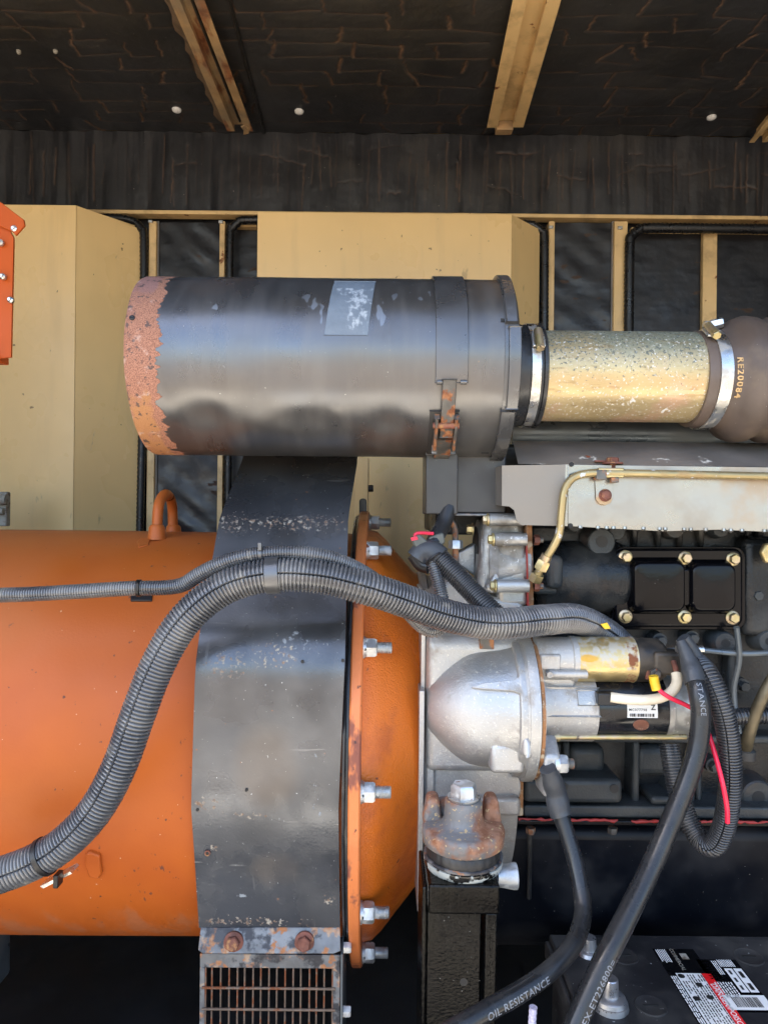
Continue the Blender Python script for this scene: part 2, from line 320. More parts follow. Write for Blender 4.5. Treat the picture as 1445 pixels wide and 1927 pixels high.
M['gloss'] = mat('gloss black pressed steel', (.003,.003,.004), .15, spec=.2, var=.2, vs=9, rv=.06, layers=[dict(SPECK, t=.77)], bump=[(120,.0002)])
M['tarred'] = mat('thick glossy black paint', (.002,.002,.002), .10, spec=.2, var=.3, vs=20, rv=.06, layers=[dict(c=(.012,.010,.005), r=.25, s=14, t=.58, w=.1, o=.4), dict(c=(.5,.5,.48), r=.7, s=420, t=.765, w=.02, d=2)], bump=[(60,.0025,4,(1,.3,.10)),(300,.0010)])
M['rustcast'] = mat('rusting cast bracket', (.15,.15,.15), .6, metal=.2, var=.25, vs=14, layers=[dict(c=(.29,.145,.085), c2=(.19,.075,.035), cs=70, r=.85, m=0, s=18, t=.50, w=.07), dict(c=(.42,.30,.16), r=.85, m=0, s=190, t=.63, w=.04, d=3), dict(c=(.008,.008,.008), r=.3, m=0, s=40, t=.45, w=.03, k=.8, blobs=[(P(828,1598,.80), .011)])], bump=[(240,.0007),(60,.0007)])
M['gasket'] = mat('rust stained gasket', (.25,.115,.045), .8, var=.3, vs=60, layers=[dict(c=(.42,.34,.24), r=.8, s=70, t=.58, w=.06)])
M['redgoo'] = mat('red sealant', (.30,.022,.016), .45, var=.2, vs=40)
M['conduit'] = mat('dusty black corrugated plastic', (.075,.077,.083), .25, spec=1.0, var=.15, vs=12, rv=.1, layers=[dict(c=(.22,.212,.20), r=.5, s=16, t=.54, w=.12, o=.6), dict(c=(.30,.27,.22), r=.7, s=60, t=.64, w=.05, o=.5)])
M['conduit_dark'] = mat('black corrugated plastic', (.028,.029,.032), .28, spec=.8, var=.2, vs=12, rv=.1, layers=[dict(c=(.08,.078,.074), r=.6, s=16, t=.57, w=.12, o=.5)])
M['cable'] = mat('black rubber cable', (.015,.016,.018), .29, spec=.4, var=.15, vs=16, layers=[dict(c=(.06,.058,.055), r=.5, s=20, t=.58, w=.12, o=.25), SPECK], bump=[(200,.0001)])
M['boot'] = mat('grey heat shrink', (.042,.046,.052), .48, var=.15, vs=20, bump=[(90,.001)])
M['black'] = mat('black plastic', (.011,.011,.012), .42, var=.2, vs=20, layers=[SPECK])
M['greyplug'] = mat('grey green plug', (.10,.105,.09), .5, var=.1)
M['red'] = mat('red wire insulation', (.72,.016,.055), .4, var=.05)
M['yellow'] = mat('yellow crimp', (.75,.46,.02), .4, var=.1, vs=60, layers=[dict(c=(.2,.12,.03), s=120, t=.62, w=.05)])
M['braid'] = mat('cream woven sleeve', (.70,.61,.46), .75, var=.1, vs=40, bump=[(900,.0005,2)])
M['white'] = mat('white print', (.78,.78,.76), .6, var=.03)
M['paleprint'] = mat('pale cable print', (.17,.185,.21), .6, var=.1)
M['blackprint'] = mat('black print', (.012,.012,.012), .6, var=.03)
M['redprint'] = mat('red print', (.72,.008,.012), .5, var=.03)
M['goldprint'] = mat('gold moulded lettering', (.50,.32,.14), .6, var=.2, vs=60)
M['batt'] = mat('dusty black battery case', (.016,.016,.018), .45, spec=.4, var=.2, vs=10, layers=[dict(c=(.085,.08,.072), r=.7, s=9, t=.55, w=.14, o=.6), dict(c=(.4,.4,.38), s=170, t=.735, w=.02, d=2)], bump=[(300,.0002)])
M['lead'] = mat('lead post', (.42,.42,.43), .38, metal=.85, var=.2, vs=50)
M['yoke'] = mat('worn black starter body', (.009,.010,.012), .22, var=.3, vs=14, layers=[dict(c=(.13,.10,.08), r=.7, s=26, t=.545, w=.06, k=.3, bands=[('x', .25, .36, .03), ('z', -.36, -.29, .012)]), dict(c=RUST, r=.85, s=40, t=.56, w=.06, k=.4, bands=[('z', -.5, -.312, .01)]), SPECK])
M['solgold'] = mat('tarnished gold solenoid', (.52,.40,.19), .42, metal=.75, var=.2, vs=14,
    layers=[dict(c=(.46,.43,.36), r=.6, m=.4, s=120, t=.5, w=.08, o=.85, k=.25, bands=[('z', -.205, 0, .02)], st=(1,.6,1)), dict(c=(.56,.30,.05), r=.32, s=8, t=.44, w=.05, k=.6, blobs=[(P(1130,1252,.87), (.035,.1,.014))]),
            dict(c=(.12,.095,.06), r=.7, m=.2, s=22, t=.54, w=.1, k=.4, bands=[('z', -.4, -.232, .006)]), dict(c=RUST, r=.8, m=0, s=40, t=.5, w=.06, k=.7, bands=[('x', .322, .34, .004)])], bump=[(260,.0004)])
M['solblack'] = mat('burnt black cap', (.018,.016,.014), .45, var=.3, vs=20, layers=[dict(c=(.10,.075,.05), r=.7, s=18, t=.55, w=.1, o=.7)])
M['rustdisc'] = mat('rust brown disc', (.16,.06,.035), .6, var=.25, vs=60, layers=[dict(c=(.35,.25,.18), s=90, t=.62, w=.05)])
M['rust'] = mat('rusted steel', (.16,.055,.035), .7, metal=.1, var=.35, vs=50, layers=[dict(c=(.34,.17,.07), r=.85, s=60, t=.58, w=.06)], bump=[(250,.0006)])
M['bluebar'] = mat('blue black engine rail', (.10,.12,.135), .34, metal=.5, var=.25, vs=10, layers=[dict(c=(.14,.15,.15), r=.6, s=10, t=.55, w=.12), SPECK])
M['bracket'] = mat('black bracket sheet', (.05,.048,.046), .42, metal=.3, var=.15, vs=10, layers=[SPECK])
M['brass'] = mat('brass coloured tube', (.38,.30,.15), .42, metal=.65, var=.15, vs=16, layers=[dict(c=(.33,.22,.10), r=.7, m=.2, s=26, t=.54, w=.08, k=.3, bands=[('x', .36, 1, .06)]), dict(c=(.52,.56,.6), r=.7, m=.1, s=60, t=.61, w=.03, d=4), dict(c=(.16,.12,.09), r=.7, m=.2, s=55, t=.64, w=.03)])
M['rope'] = mat('pale violet rope', (.50,.47,.62), .8, var=.25, vs=300)
M['floor'] = mat('dark floor pan', (.010,.010,.011), .6, var=.3, vs=4)
M['ground'] = mat('brown dirt yard', (.26,.215,.165), .95, var=.25, vs=.6, layers=[dict(c=(.17,.14,.11), s=.9, t=.52, w=.15, o=.7)], bump=[(60,.004)])
M['pad'] = mat('pale concrete pad', (.60,.56,.48), .85, var=.10, vs=2, layers=[dict(c=(.42,.38,.31), s=3, t=.58, w=.15, o=.6)], bump=[(60,.002)])
M['greybrkt'] = mat('grey bracket', (.32,.30,.25), .55, var=.2, vs=40, layers=[dict(c=(.12,.09,.06), s=60, t=.58, w=.06)])

# ------------------------------------------------------------------ foam lined sheets with real cracks
def foam_sheet(name, o, u, v, n, LU, LV, step, lines, label=None, seed=1, pleat=0, amp=.0025):
    """sheet at o spanned by u (LU) and v (LV); n = visible side; lines = [(poly[(u,v)...], width)]"""
    nu, nv = int(LU/step)+1, int(LV/step)+1
    U, Vv = np.meshgrid(np.linspace(0, LU, nu), np.linspace(0, LV, nv), indexing='ij')
    D = np.full(U.shape, 1.0); G = np.zeros(U.shape)    # distance to cracks, strength of brown
    for poly, wd, gs in lines:
        for i in range(len(poly)-1):
            a = np.array(poly[i]); b = np.array(poly[i+1]); m_ = .035
            i0, i1 = int(max(0, (min(a[0], b[0])-m_)/step)), int(min(nu, (max(a[0], b[0])+m_)/step+2))
            j0, j1 = int(max(0, (min(a[1], b[1])-m_)/step)), int(min(nv, (max(a[1], b[1])+m_)/step+2))
            if i1 <= i0 or j1 <= j0: continue
            x = U[i0:i1, j0:j1]-a[0]; y = Vv[i0:i1, j0:j1]-a[1]; d = b-a; L2 = max(1e-9, d@d)
            t = np.clip((x*d[0]+y*d[1])/L2, 0, 1)
            dist = np.hypot(x-t*d[0], y-t*d[1])
            dd = np.maximum(0, dist - wd*.5); D[i0:i1, j0:j1] = np.minimum(D[i0:i1, j0:j1], dd)
            G[i0:i1, j0:j1] = np.maximum(G[i0:i1, j0:j1], gs*np.clip(1 - dd/(step*1.0), 0, 1))
    D = np.minimum(D, .03)
    rng = np.random.default_rng(seed)
    H = np.zeros(U.shape)
    for k in range(26):
        fx, fy = rng.normal(0, 14, 2); H += np.sin(U*fx + Vv*fy + rng.uniform(0, 6.28)) * amp*.10
    H += amp*.4*(D/.03)**.7                           # pillows between cracks
    if pleat:                                         # upright pleats of the sagging skin
        kx = np.cumsum(rng.normal(0, 1, nu)); kx -= np.convolve(np.pad(kx, 20, 'edge'), np.ones(41)/41, 'valid'); kx = np.convolve(np.pad(kx, 3, 'edge'), np.ones(7)/7, 'valid')
        k2 = np.cumsum(rng.normal(0, 1, nu)); k2 -= np.convolve(np.pad(k2, 20, 'edge'), np.ones(41)/41, 'valid'); k2 = np.convolve(np.pad(k2, 3, 'edge'), np.ones(7)/7, 'valid')
        f_ = Vv/LV; H += pleat*(kx[:, None]*(1-f_) + k2[:, None]*f_)
    ck = np.clip(G, 0, 1); H -= ck*.0022
    o, u, v, n = V(o), V(u), V(v), V(n)
    C3 = (np.array(o)[None, None] + U[..., None]*np.array(u) + Vv[..., None]*np.array(v) + H[..., None]*np.array(n))
    me = bpy.data.meshes.new(name)
    idx = np.arange(nu*nv).reshape(nu, nv)
    q = np.stack([idx[:-1, :-1], idx[1:, :-1], idx[1:, 1:], idx[:-1, 1:]], -1).reshape(-1, 4)
    if u.cross(v).dot(n) < 0: q = q[:, ::-1]
    me.vertices.add(nu*nv); me.vertices.foreach_set('co', C3.reshape(-1))
    me.loops.add(q.size); me.loops.foreach_set('vertex_index', q.reshape(-1))
    me.polygons.add(len(q)); me.polygons.foreach_set('loop_start', np.arange(0, q.size, 4)); me.polygons.foreach_set('loop_total', np.full(len(q), 4))
    me.update(); me.validate(); me.shade_smooth()
    at = me.attributes.new('crack', 'FLOAT', 'POINT'); at.data.foreach_set('value', ck.reshape(-1).astype(np.float32))
    ob = bpy.data.objects.new(name, me); COL.objects.link(ob); me.materials.append(M['foam'])
    return ob
def wob(a, b, rnd, amp, n=7):
    o = []
    for i in range(n+1):
        t = i/n; o.append((a[0]+(b[0]-a[0])*t + rnd.gauss(0, amp), a[1]+(b[1]-a[1])*t + rnd.gauss(0, amp)))
    return o
YB, HC, YF = 1.90, 1.04, .32       # back wall, ceiling height over the lens, front edge of the roof
rnd = random.Random(7)
XL = 1.2
lines = []
v_ = 0.0
while v_ < .62:                    # ceiling: u = x, v = towards the viewer
    dv = rnd.uniform(.04, .075); u_ = rnd.uniform(0, .1)
    while u_ < 2*XL:
        du = rnd.uniform(.07, .21)
        if rnd.random() < .75: lines.append((wob((u_, v_), (u_+du*rnd.uniform(.7, 1.1), v_+rnd.gauss(0, .008)), rnd, .0005, 9), 0, rnd.uniform(.3, .75)))
        if rnd.random() < .9: lines.append((wob((u_, v_), (u_+rnd.gauss(0, .014), v_+dv*rnd.uniform(.8, 1.1)), rnd, .0022, 6), rnd.choice((.0005, .001, .002, .003, .0045)), rnd.uniform(.5, 1)))
        u_ += du
    v_ += dv
ce = thing('ceiling', 'black foam lined ceiling with brown cracks', 'ceiling', (0, YB, HC)); del ce['category']; del ce['label']; ce['kind'] = 'structure'
def under(o, root):
    o.parent = root; o.location = V(o.location) - V(root.location); return o
under(foam_sheet('foam_lining', (-XL, YB, HC), X_, -Y_, -Z_, 2*XL, .62, .003, lines, seed=3), ce)
part('roof_panel', MB().box((-2.2, YF, HC+.012), (2.2, YB+.06, HC+.05)), M['tan'], ce)
part('front_lining', MB().box((-2.2, YF, HC+.0105), (2.2, YB-.615, HC-.004)), M['foam_panel'], ce)
part('side_lining', MB().box((-2.2, YB-.62, HC-.002), (-XL, YB, HC+.0105)).box((XL, YB-.62, HC-.002), (2.2, YB, HC+.0105)), M['foam_panel'], ce)
part('panel_seam', MB().tube([P(498, 248, 1.885)+V((0,0,-.002)), PZ(432, 0, HC-.002), PZ(400, -120, HC-.002)], .004, 8), M['black'], ce)

ZB = P(722, 400, YB).z             # bottom of the upper foam band
lines = []
for k in range(110):               # upper wall band: mostly upright splits
    u_ = 2*XL*(k + rnd.random())/110; a = rnd.uniform(0, .08); b = rnd.uniform(.12, HC-ZB)
    lines.append((wob((u_, a), (u_+rnd.gauss(0, .004), b), rnd, .0007, 12), rnd.choice((0, 0, 0, .0004)), rnd.choice((.08, .12, .2, .35, .6))))
    if rnd.random() < .15:
        y = rnd.uniform(.04, HC-ZB-.02); lines.append((wob((u_, y), (u_+rnd.uniform(.03, .12), y+rnd.gauss(0, .016)), rnd, .002), 0, rnd.uniform(.15, .6)))
bw = thing('back_wall', '', '', (0, YB, ZB)); del bw['category']; del bw['label']; bw['kind'] = 'structure'
under(foam_sheet('foam_band', (-XL, YB, ZB), X_, Z_, -Y_, 2*XL, HC-ZB, .003, lines, seed=9, amp=.003, pleat=.0017), bw)
part('wall_panel', MB().box((-2.2, YB+.05, -1.0), (2.2, YB+.08, HC+.01)), M['foam_panel'], bw)
part('band_backing', MB().box((-2.2, YB+.014, ZB), (2.2, YB+.049, HC+.009)), M['black'], bw)
fl = part('floor', MB().box((-2.2, YF, -1.0), (2.2, YB+.05, -.93)), M['floor'], kind='structure')
gr = part('ground', MB().box((-300, -300, -1.5), (300, 300, -1.38)), M['ground'], kind='structure')
part('end_wall', MB().box((-1.55, YF, -.93), (-1.5, YB+.05, HC-.005)), M['foam_panel'], kind='structure')
part('end_wall', MB().box((1.5, YF, -.93), (1.55, YB+.05, HC-.005)), M['foam_panel'], kind='structure')
part('concrete_pad', MB().box((-3.5, -.65, -1.378), (3.5, 2.4, -1.34)), M['pad'], kind='structure')
part('floor_skirt', MB().box((-2.2, YF+.02, -1.338), (2.2, YF+.06, -1.003)), M['shroud_side'], fl)

# ceiling ribs
def rib(label, pa, pb, wa, dirty, split=None):
    """pa: pixel centre at the wall end, pb: pixel at the top of the picture"""
    Zr = HC - .035
    A = PZ(*pa, Zr); B = PZ(*pb, Zr); d = (B-A).normalized(); B = A + d*1.0
    sx = V((d.y, -d.x, 0)) * -1
    if sx.x < 0: sx = -sx
    t = thing('ceiling_rib', label, 'roof rib', A, 'steel ribs under the ceiling')
    W = wa
    sec = [(-W, 0), (-W*.42, 0), (-W*.42, .018), (W*.42, .018), (W*.42, 0), (W, 0), (W, .003), (W*.48, .003), (W*.48, .021), (-W*.48, .021), (-W*.48, .003), (-W, .003)]
    part('channel', MB().prism([A + sx*x + V((0,0,z)) for x, z in sec], d*.95), M['tan_rusty' if dirty else 'tan_dirty'], t, smooth=0)
    part('stem', MB().prism([A + sx*x + d*.004 + V((0,0,z)) for x, z in ((-W*.30, .0185), (W*.30, .0185), (W*.30, .034), (-W*.30, .034))], d*.94), M['tan_dirty'], t)
    return t, A, d, sx
t, A, d, sx = rib('tan hat shaped roof rib in one piece right of centre', (950, 240), (1010, 0), .047, False)
part('end_block', MB().box(A + V((-.022, .002, -.004)), A + V((.022, .03, .03))), M['tan_rusty'], t, bev=.002)
t, A, d, sx = rib('rusty roof rib with torn peeling liner at upper left', (452, 247), (352, 0), .034, True)
pts = []
n = 40
vs = []; fs = []
for i in range(n+1):
    q = A + d*(.02 + .9*i/n); wv = .020 + .004*math.sin(i*1.7) + rnd.gauss(0, .0015)
    e = q - sx*(.034 + wv) + V((0, 0, .020 + rnd.gauss(0, .002)))
    m_ = q - sx*.033 + V((0, 0, .004))
    vs += [m_, e, e + V((0, 0, .003)), m_ + V((0, 0, .003))]
for i in range(n):
    for k in range(4): fs.append((i*4+k, i*4+(k+1) % 4, i*4+4+(k+1) % 4, i*4+4+k))
part('peeling_liner', MB().add(vs, fs), mat('peeled brown liner', (.13,.085,.05), .8, var=.3, vs=30, bump=[(80,.002)]), t)
part('torn_scrap', MB().prism([A + sx*a + d*b + V((0,0,-.003)) for a, b in ((.006,-.012),(.022,-.006),(.026,.012),(.018,.03),(.008,.024),(.012,.008))], (0,0,.004)), M['tan_rusty'], t)
part('inner_cord', MB().tube([A + sx*.006 + d*s + V((0,0,.010)) for s in (.03, .3, .6, .9)], .0035, 8), M['black'], t)
rib('tan roof rib cut off by right picture edge', (1426, 268), (1600, 60), .024, False)

for px, py, lab in ((333,208,'white liner pin cap left of the rusty rib'), (563,211,'white liner pin cap right of the rusty rib'), (1338,222,'white liner pin cap at upper right'), (36,98,'small pale liner pin cap at upper left corner'), (105,97,'second small liner pin cap beside upper left corner one')):
    c = PZ(px, py, HC-.004); r_ = .012 if px not in (36, 105) else .0055
    b = MB().rev(c, -Z_, [(-.003, r_), (.001, r_*.95), (.004, r_*.6), (.0052, 0)], 20, X_)
    part('liner_pin', b, M['white'] if r_ > .01 else M['greybrkt'], label=lab, cat='pin cap', group='liner pins in the ceiling', origin=c)

# ------------------------------------------------------------------ rear wall frame, doors, seals, hoods
fr = thing('door_frame', 'tan steel wall frame with posts between the doors', 'door frame', P(722, 985, YB))
part('top_rail', MB().box(P(-200, 399, YB) - V((0, .006, 0)), P(1700, 410, YB) + V((0, .03, 0))), M['tan_dirty'], fr, bev=.002)
def post(x0, x1, y0=416, y1=1300, Y=YB, m='tan_dirty', th=.03):
    a, b = P(x0, y0, Y), P(x1, y1, Y)
    xa, xb = P(x0, 700, Y).x, P(x1, 700, Y).x
    return MB().box((xa, Y, a.z), (xb, Y+th, b.z))
for x0, x1 in ((278, 292), (411, 421), (1030, 1041), (1153, 1178)):
    part('post', post(x0, x1, Y=YB-.003), M['tan_dirty'], fr, bev=.0015)
for x0, x1 in ((292, 297), (1148, 1153)): part('post_return', post(x0, x1, Y=YB+.008, th=.02), M['shield_top'], fr)
for (px, py) in ((284, 417), (416, 418), (1036, 428), (1166, 429)):
    c = P(px, py, YB-.006); part('clip', MB().box(c - V((.006,.004,.004)), c + V((.006,.004,.004))), M['zinc'], fr, bev=.001)
for x0, x1, lab in ((296, 412, 'narrow cracked black foam panel left of the middle hood'), (1041, 1154, 'narrow cracked black foam panel right of the middle hood')):
    b = MB(); a, c = P(x0, 418, YB+.012), P(x1, 1250, YB+.012); xa, xb = P(x0, 700, YB+.012).x, P(x1, 700, YB+.012).x
    nx, nz = 24, 110; rg = random.Random(x0)
    ph = [(rg.uniform(20, 90), rg.uniform(20, 90), rg.uniform(0, 6)) for _ in range(9)]
    vs = []
    for j in range(nz+1):
        for i in range(nx+1):
            x = xa+(xb-xa)*i/nx; z = c.z+(a.z-c.z)*j/nz
            vs.append((x, YB+.014+sum(.0005*math.sin(p*x+q*z+r_) for p, q, r_ in ph), z))
    b.add(vs, [(j*(nx+1)+i, j*(nx+1)+i+1, (j+1)*(nx+1)+i+1, (j+1)*(nx+1)+i) for j in range(nz) for i in range(nx)])
    part('foam_panel', b, M['foam_panel'], label=lab, cat='foam panel')
def seal(label, pts, r=.0105, Y=YB-.012, ribbed=True):
    p = spline([P(x, y, Y) for x, y in pts], .006)
    rad = [r*(1 + (.07 if i % 2 else -.05)) for i in range(len(p))]
    part('door_seal', MB().tube(p, rad, 12), M['seal'], label=label, cat='rubber seal', group='bulb seals round the doors')
seal('black door seal running down beside the left hood', [(60,405),(160,409),(225,411),(252,417),(267,432),(271,460),(270,700),(264,1000),(262,1200)])
seal('black door seal with rounded corner round the middle hood', [(428,1150),(430,800),(433,460),(437,432),(450,418),(475,414),(700,414),(970,421),(1003,425),(1018,436),(1024,460),(1024,700),(1024,1100)])
seal('black door seal with rounded corner at right edge', [(1180,1100),(1182,700),(1184,470),(1188,445),(1202,433),(1230,429),(1445,431),(1600,432)], .013)
dr = thing('right_door', 'black lined door with tan stile behind the right seal', 'door', P(1320, 985, YB+.03)); dr.name = 'lined_door'
part('liner', MB().box(P(1186, 436, YB+.03), P(1620, 1100, YB+.045)), M['foam_panel'], dr)
part('stile', post(1320, 1347, 432, 1100, YB+.012, th=.017), M['tan_dirty'], dr, bev=.002)
part('top_lip', MB().box(P(1188, 434, YB+.01), P(1620, 437, YB+.029)), M['tan_dirty'], dr)
dr = thing('lined_door', 'black lined door strip left of the middle hood', 'door', P(460, 985, YB+.03))
part('liner', MB().box(P(440, 426, YB+.03), P(960, 1150, YB+.045)), M['foam_panel'], dr)
part('top_lip', MB().box(P(441, 426, YB+.005), P(486, 430, YB+.029)), M['tan_dirty'], dr)

def hood(label, x0, x1, xf, top, topf, yb, Yf, Yk, bev=.003):
    """front face from x0 to x1 (pixels), flared right cheek reaching xf at depth Yk"""
    A, B = P(x0, top[0], Yf), P(x1, top[1], Yf); C = P(xf, topf, Yk)
    zb = P(x1, yb, Yf).z
    X0, X1, X2 = A.x, B.x, C.x
    zt = B.z
    t = thing('intake_hood', label, 'hood', (X1, Yf, zb), 'tan hoods on the rear doors')
    part('front_sheet', MB().box((X0, Yf, zb), (X1, Yf+.0025, zt)), M['tan'], t, bev=.001)
    cz = zt
    part('cheek', MB().prism([(X1, Yf+.0026, zb), (X1, Yf+.0026, cz), (X2, Yk, C.z if C.z < cz else cz), (X2, Yk, zb)], V((-.001, .0022, 0))), M['tan'], t)
    part('top_sheet', MB().prism([(X0, Yf+.0026, zt-.0025), (X1-.001, Yf+.0026, zt-.0025), (X2-.004, Yk, zt-.0025), (X0, Yk, zt-.0025)], (0, 0, .0023)), M['tan'], t)
    part('left_cheek', MB().box((X0, Yf+.0026, zb), (X0+.0025, Yk, zt-.003)), M['tan'], t)
    part('body', MB().prism([(X0+.004, Yf+.006, zb), (X1-.004, Yf+.006, zb), (X2-.008, Yk-.004, zb), (X0+.004, Yk-.004, zb)], (0, 0, zt-zb-.006)), M['tan'], t)
    return t
hood('tall tan steel hood at far left behind the alternator', -400, 144, 268, (386, 386), 432, 1500, 1.76, 1.895)
hm = hood('tan steel hood behind the black air cleaner', 485, 963, 1015, (397, 403), 430, 1400, 1.79, 1.885)
part('corner_post', MB().box(P(668, 860, 1.62), P(692, 1150, 1.70)), M['tan'], hm, bev=.002)
for py in (919, 1010):
    c = P(693, py, 1.62); part('bolt', MB().hexa(c, X_, .008, .012), M['black'], hm)

# orange control box cut by the left edge
ob = thing('control_box', 'orange sheet metal box corner at left picture edge', 'control box', P(0, 672, 1.0))
Yo = .98
def pol(pts, Y): return [P(x, y, Y) for x, y in pts]
part('side_plate', MB().prism(pol([(-120, 330), (-2, 392), (26, 447), (21, 672), (-120, 690)], Yo), (0, .004, 0)), M['orange_box'], ob)
part('front_flap', MB().prism(pol([(-120, 300), (2, 380), (45, 413), (47, 424), (30, 443), (24, 436), (-120, 370)], Yo-.006), (0, .004, 0)), M['orange_box'], ob, bev=.0008)
part('bottom_lip', MB().box(P(-120, 672, Yo-.02), P(18, 675, Yo+.03)), M['orange_box'], ob, bev=.001)
for px, py in ((27, 430), (1, 456), (5, 520), (20, 564)):
    c = P(px, py, Yo-.006); part('screw', MB().rev(c, TOCAM, [(-.004, .0044), (.0008, .0044), (.0025, .0026), (.0028, .0)], 16).hexa(c + V((0,-.001,0)), TOCAM, .0025, .003), M['zinc'], ob)
gb = thing('hinge_bracket', 'small grey hinge bracket at left edge above the alternator', 'bracket', P(10, 990, 1.6))
part('plate', MB().box(P(-30, 925, 1.6), P(21, 990, 1.62)), M['greybrkt'], gb, bev=.003)
part('knuckle', MB().cyl(P(-20, 940, 1.59), P(14, 940, 1.59), .012).cyl(P(-20, 962, 1.595), P(8, 962, 1.595), .008), M['greybrkt'], gb)

# ------------------------------------------------------------------ alternator
YA, ZA = 1.20, -.360
axis = (YA, ZA)
al = thing('alternator', 'orange painted alternator barrel with bolted adaptor ring', 'alternator', (-.5, YA, ZA-.36))
b = MB(); prof = []
RB = .323
nx, na = 60, 160; vs = []
rg = random.Random(5); ph = [(rg.gauss(0, 7), rg.randint(1, 7), rg.uniform(0, 6.28)) for _ in range(10)]
for i in range(nx+1):
    x = -1.25 + 1.2*i/nx
    for k in range(na):
        a = 2*math.pi*k/na; r_ = RB + sum(.0003*math.sin(p*x + q*a + s) for p, q, s in ph)
        vs.append((x, YA - r_*math.cos(a), ZA + r_*math.sin(a)))
b.add(vs, [(i*na+k, (i+1)*na+k, (i+1)*na+(k+1) % na, i*na+(k+1) % na) for i in range(nx) for k in range(na)])
part('barrel', b, M['orange'], al)
b = MB(); b.tube(spline(PP((296,1002,1.13),(298,960,1.135),(303,940,1.15),(312,930,1.17),(321,938,1.20),(325,960,1.22),(326,1000,1.225)), .005), .0085, 16)
eye = part('lifting_eye', b, M['orange'], al)
part('weld_bead', MB().rev(P(296,992,1.125), Z_, [(-.02,.015),(.0,.0125),(.004,.0095)], 20, X_).rev(P(327,992,1.22), Z_, [(-.02,.015),(.0,.0125),(.004,.0095)], 20, X_), M['orange'], eye)
def onbarrel(px, py, dr=0, cyl=(YA, ZA, RB)):
    d = P(px, py, 1.0); cy, cz, r_ = cyl; r_ += dr      # ray from the lens meets the barrel
    A = d.y**2+d.z**2; Bq = -2*(d.y*cy+d.z*cz); Cq = cy*cy+cz*cz-r_*r_
    D = Bq*Bq-4*A*Cq
    return d*((-Bq - math.sqrt(max(0, D)))/(2*A))
def nb(p, cyl=(YA, ZA, RB)): return V((0, p.y-cyl[0], p.z-cyl[1])).normalized()
def pad(poly, th, cyl=(YA, ZA, RB), dr=0):
    q = [onbarrel(x, y, dr, cyl) for x, y in poly]; c = sum(q, V((0,0,0)))/len(q); n = nb(c, cyl)
    q = [v - n*(v-c).dot(n) for v in q]
    return MB().prism([v - n*.004 for v in q], n*(th+.004))
part('paint_patch', pad([(163,1604),(172,1600),(190,1607),(194,1640),(188,1650),(170,1648),(162,1625)], .004), M['orange'], al, bev=.002)
part('weld_scar', pad([(258,1020),(268,1013),(284,1016),(280,1026),(262,1032)], .002), M['orange'], al, bev=.0015)
# adaptor ring
XF0, XF1 = -.0405, -.0255
part('flange', MB().rev((0, YA, ZA), X_, [(XF0, .30), (XF0, .359), (XF0+.002, .361), (XF1-.002, .361), (XF1, .359), (XF1, .30)], 160), M['orange_edge'], al)
part('bell', MB().rev((0, YA, ZA), X_, [(XF1-.004, .20), (XF1-.004, .330), (-.012, .326), (.002, .314), (.022, .291), (.052, .257), (.058, .253), (.060, .20)], 160), M['orange_cast'], al, smooth=50)
RBO = .342
def stud(th):
    c = V((XF1, YA - RBO*math.cos(R(th)), ZA + RBO*math.sin(R(th))))
    rot = R(rnd.uniform(0, 60))
    n = part('nut', MB().hexa(c + X_*.0045, X_, .0135, .0135, rot), M['steel'], al)
    part('washer', MB().cyl(c, c + X_*.0022, .0142, 24).rev(c + X_*.0023, X_, [(0,.0085),(0,.0128),(.0021,.0128),(.0021,.0085)], 24, None, R(8), R(352), closed=True), M['steel'], n)
    pr = []
    for k in range(10): pr += [(.018 + k*.0019, .0068), (.018 + k*.0019 + .00095, .0079)]
    pr += [(.0375, .0066), (.038, 0)]
    part('stud', MB().rev(c, X_, [(0, .0068)] + pr, 20), M['steel'], n)
for th in (2, 32, 62, 92, -28, -58): stud(th)

# ------------------------------------------------------------------ fan shroud
sh = thing('fan_shroud', 'scuffed black sheet metal shroud band between barrel and adaptor ring', 'shroud', P(510, 1900, .92))
prof = [(447, 600, 676, 1.34), (455, 870, 672, 1.096), (413, 975, 655, .983), (368, 1240, 649, .850), (360, 1522, 637, .866), (375, 1746, 640, .898)]
XLs = [P(l, y, Y) for l, y, r_, Y in prof]; XRs = [P(r_, y, Y) for l, y, r_, Y in prof]
XLm, XRm = -.2345, -.0495
def cs(pts, th):   # (y,z) polyline thickened inward
    out = []
    for i in range(len(pts)):
        a = V(pts[max(0, i-1)]); b_ = V(pts[min(len(pts)-1, i+1)]); t_ = (b_-a).normalized(); out.append(V(pts[i]) + V((-t_.y, t_.x))*th)
    return out
yz = [(q.y, q.z) for q in XLs]; yz[0] = (1.26, .205)
dense = []
for i in range(len(yz)-1):         # rounded folds
    a, b_ = V(yz[i]), V(yz[i+1])
    m0 = 6
    for k in range(m0): dense.append(a.lerp(b_, k/m0))
dense.append(V(yz[-1]))
for _ in range(1): dense = [dense[0]] + [(dense[i-1]+dense[i]*4+dense[i+1])/6 for i in range(1, len(dense)-1)] + [dense[-1]]
inn = cs(dense, -.003) if cs(dense, .003)[8].x < dense[8].x else cs(dense, .003)
nxs = 22; m_ = len(dense); vs = []; fs = []
ph = [(rnd.gauss(0, 26), rnd.gauss(0, 22), rnd.uniform(0, 6)) for _ in range(8)]
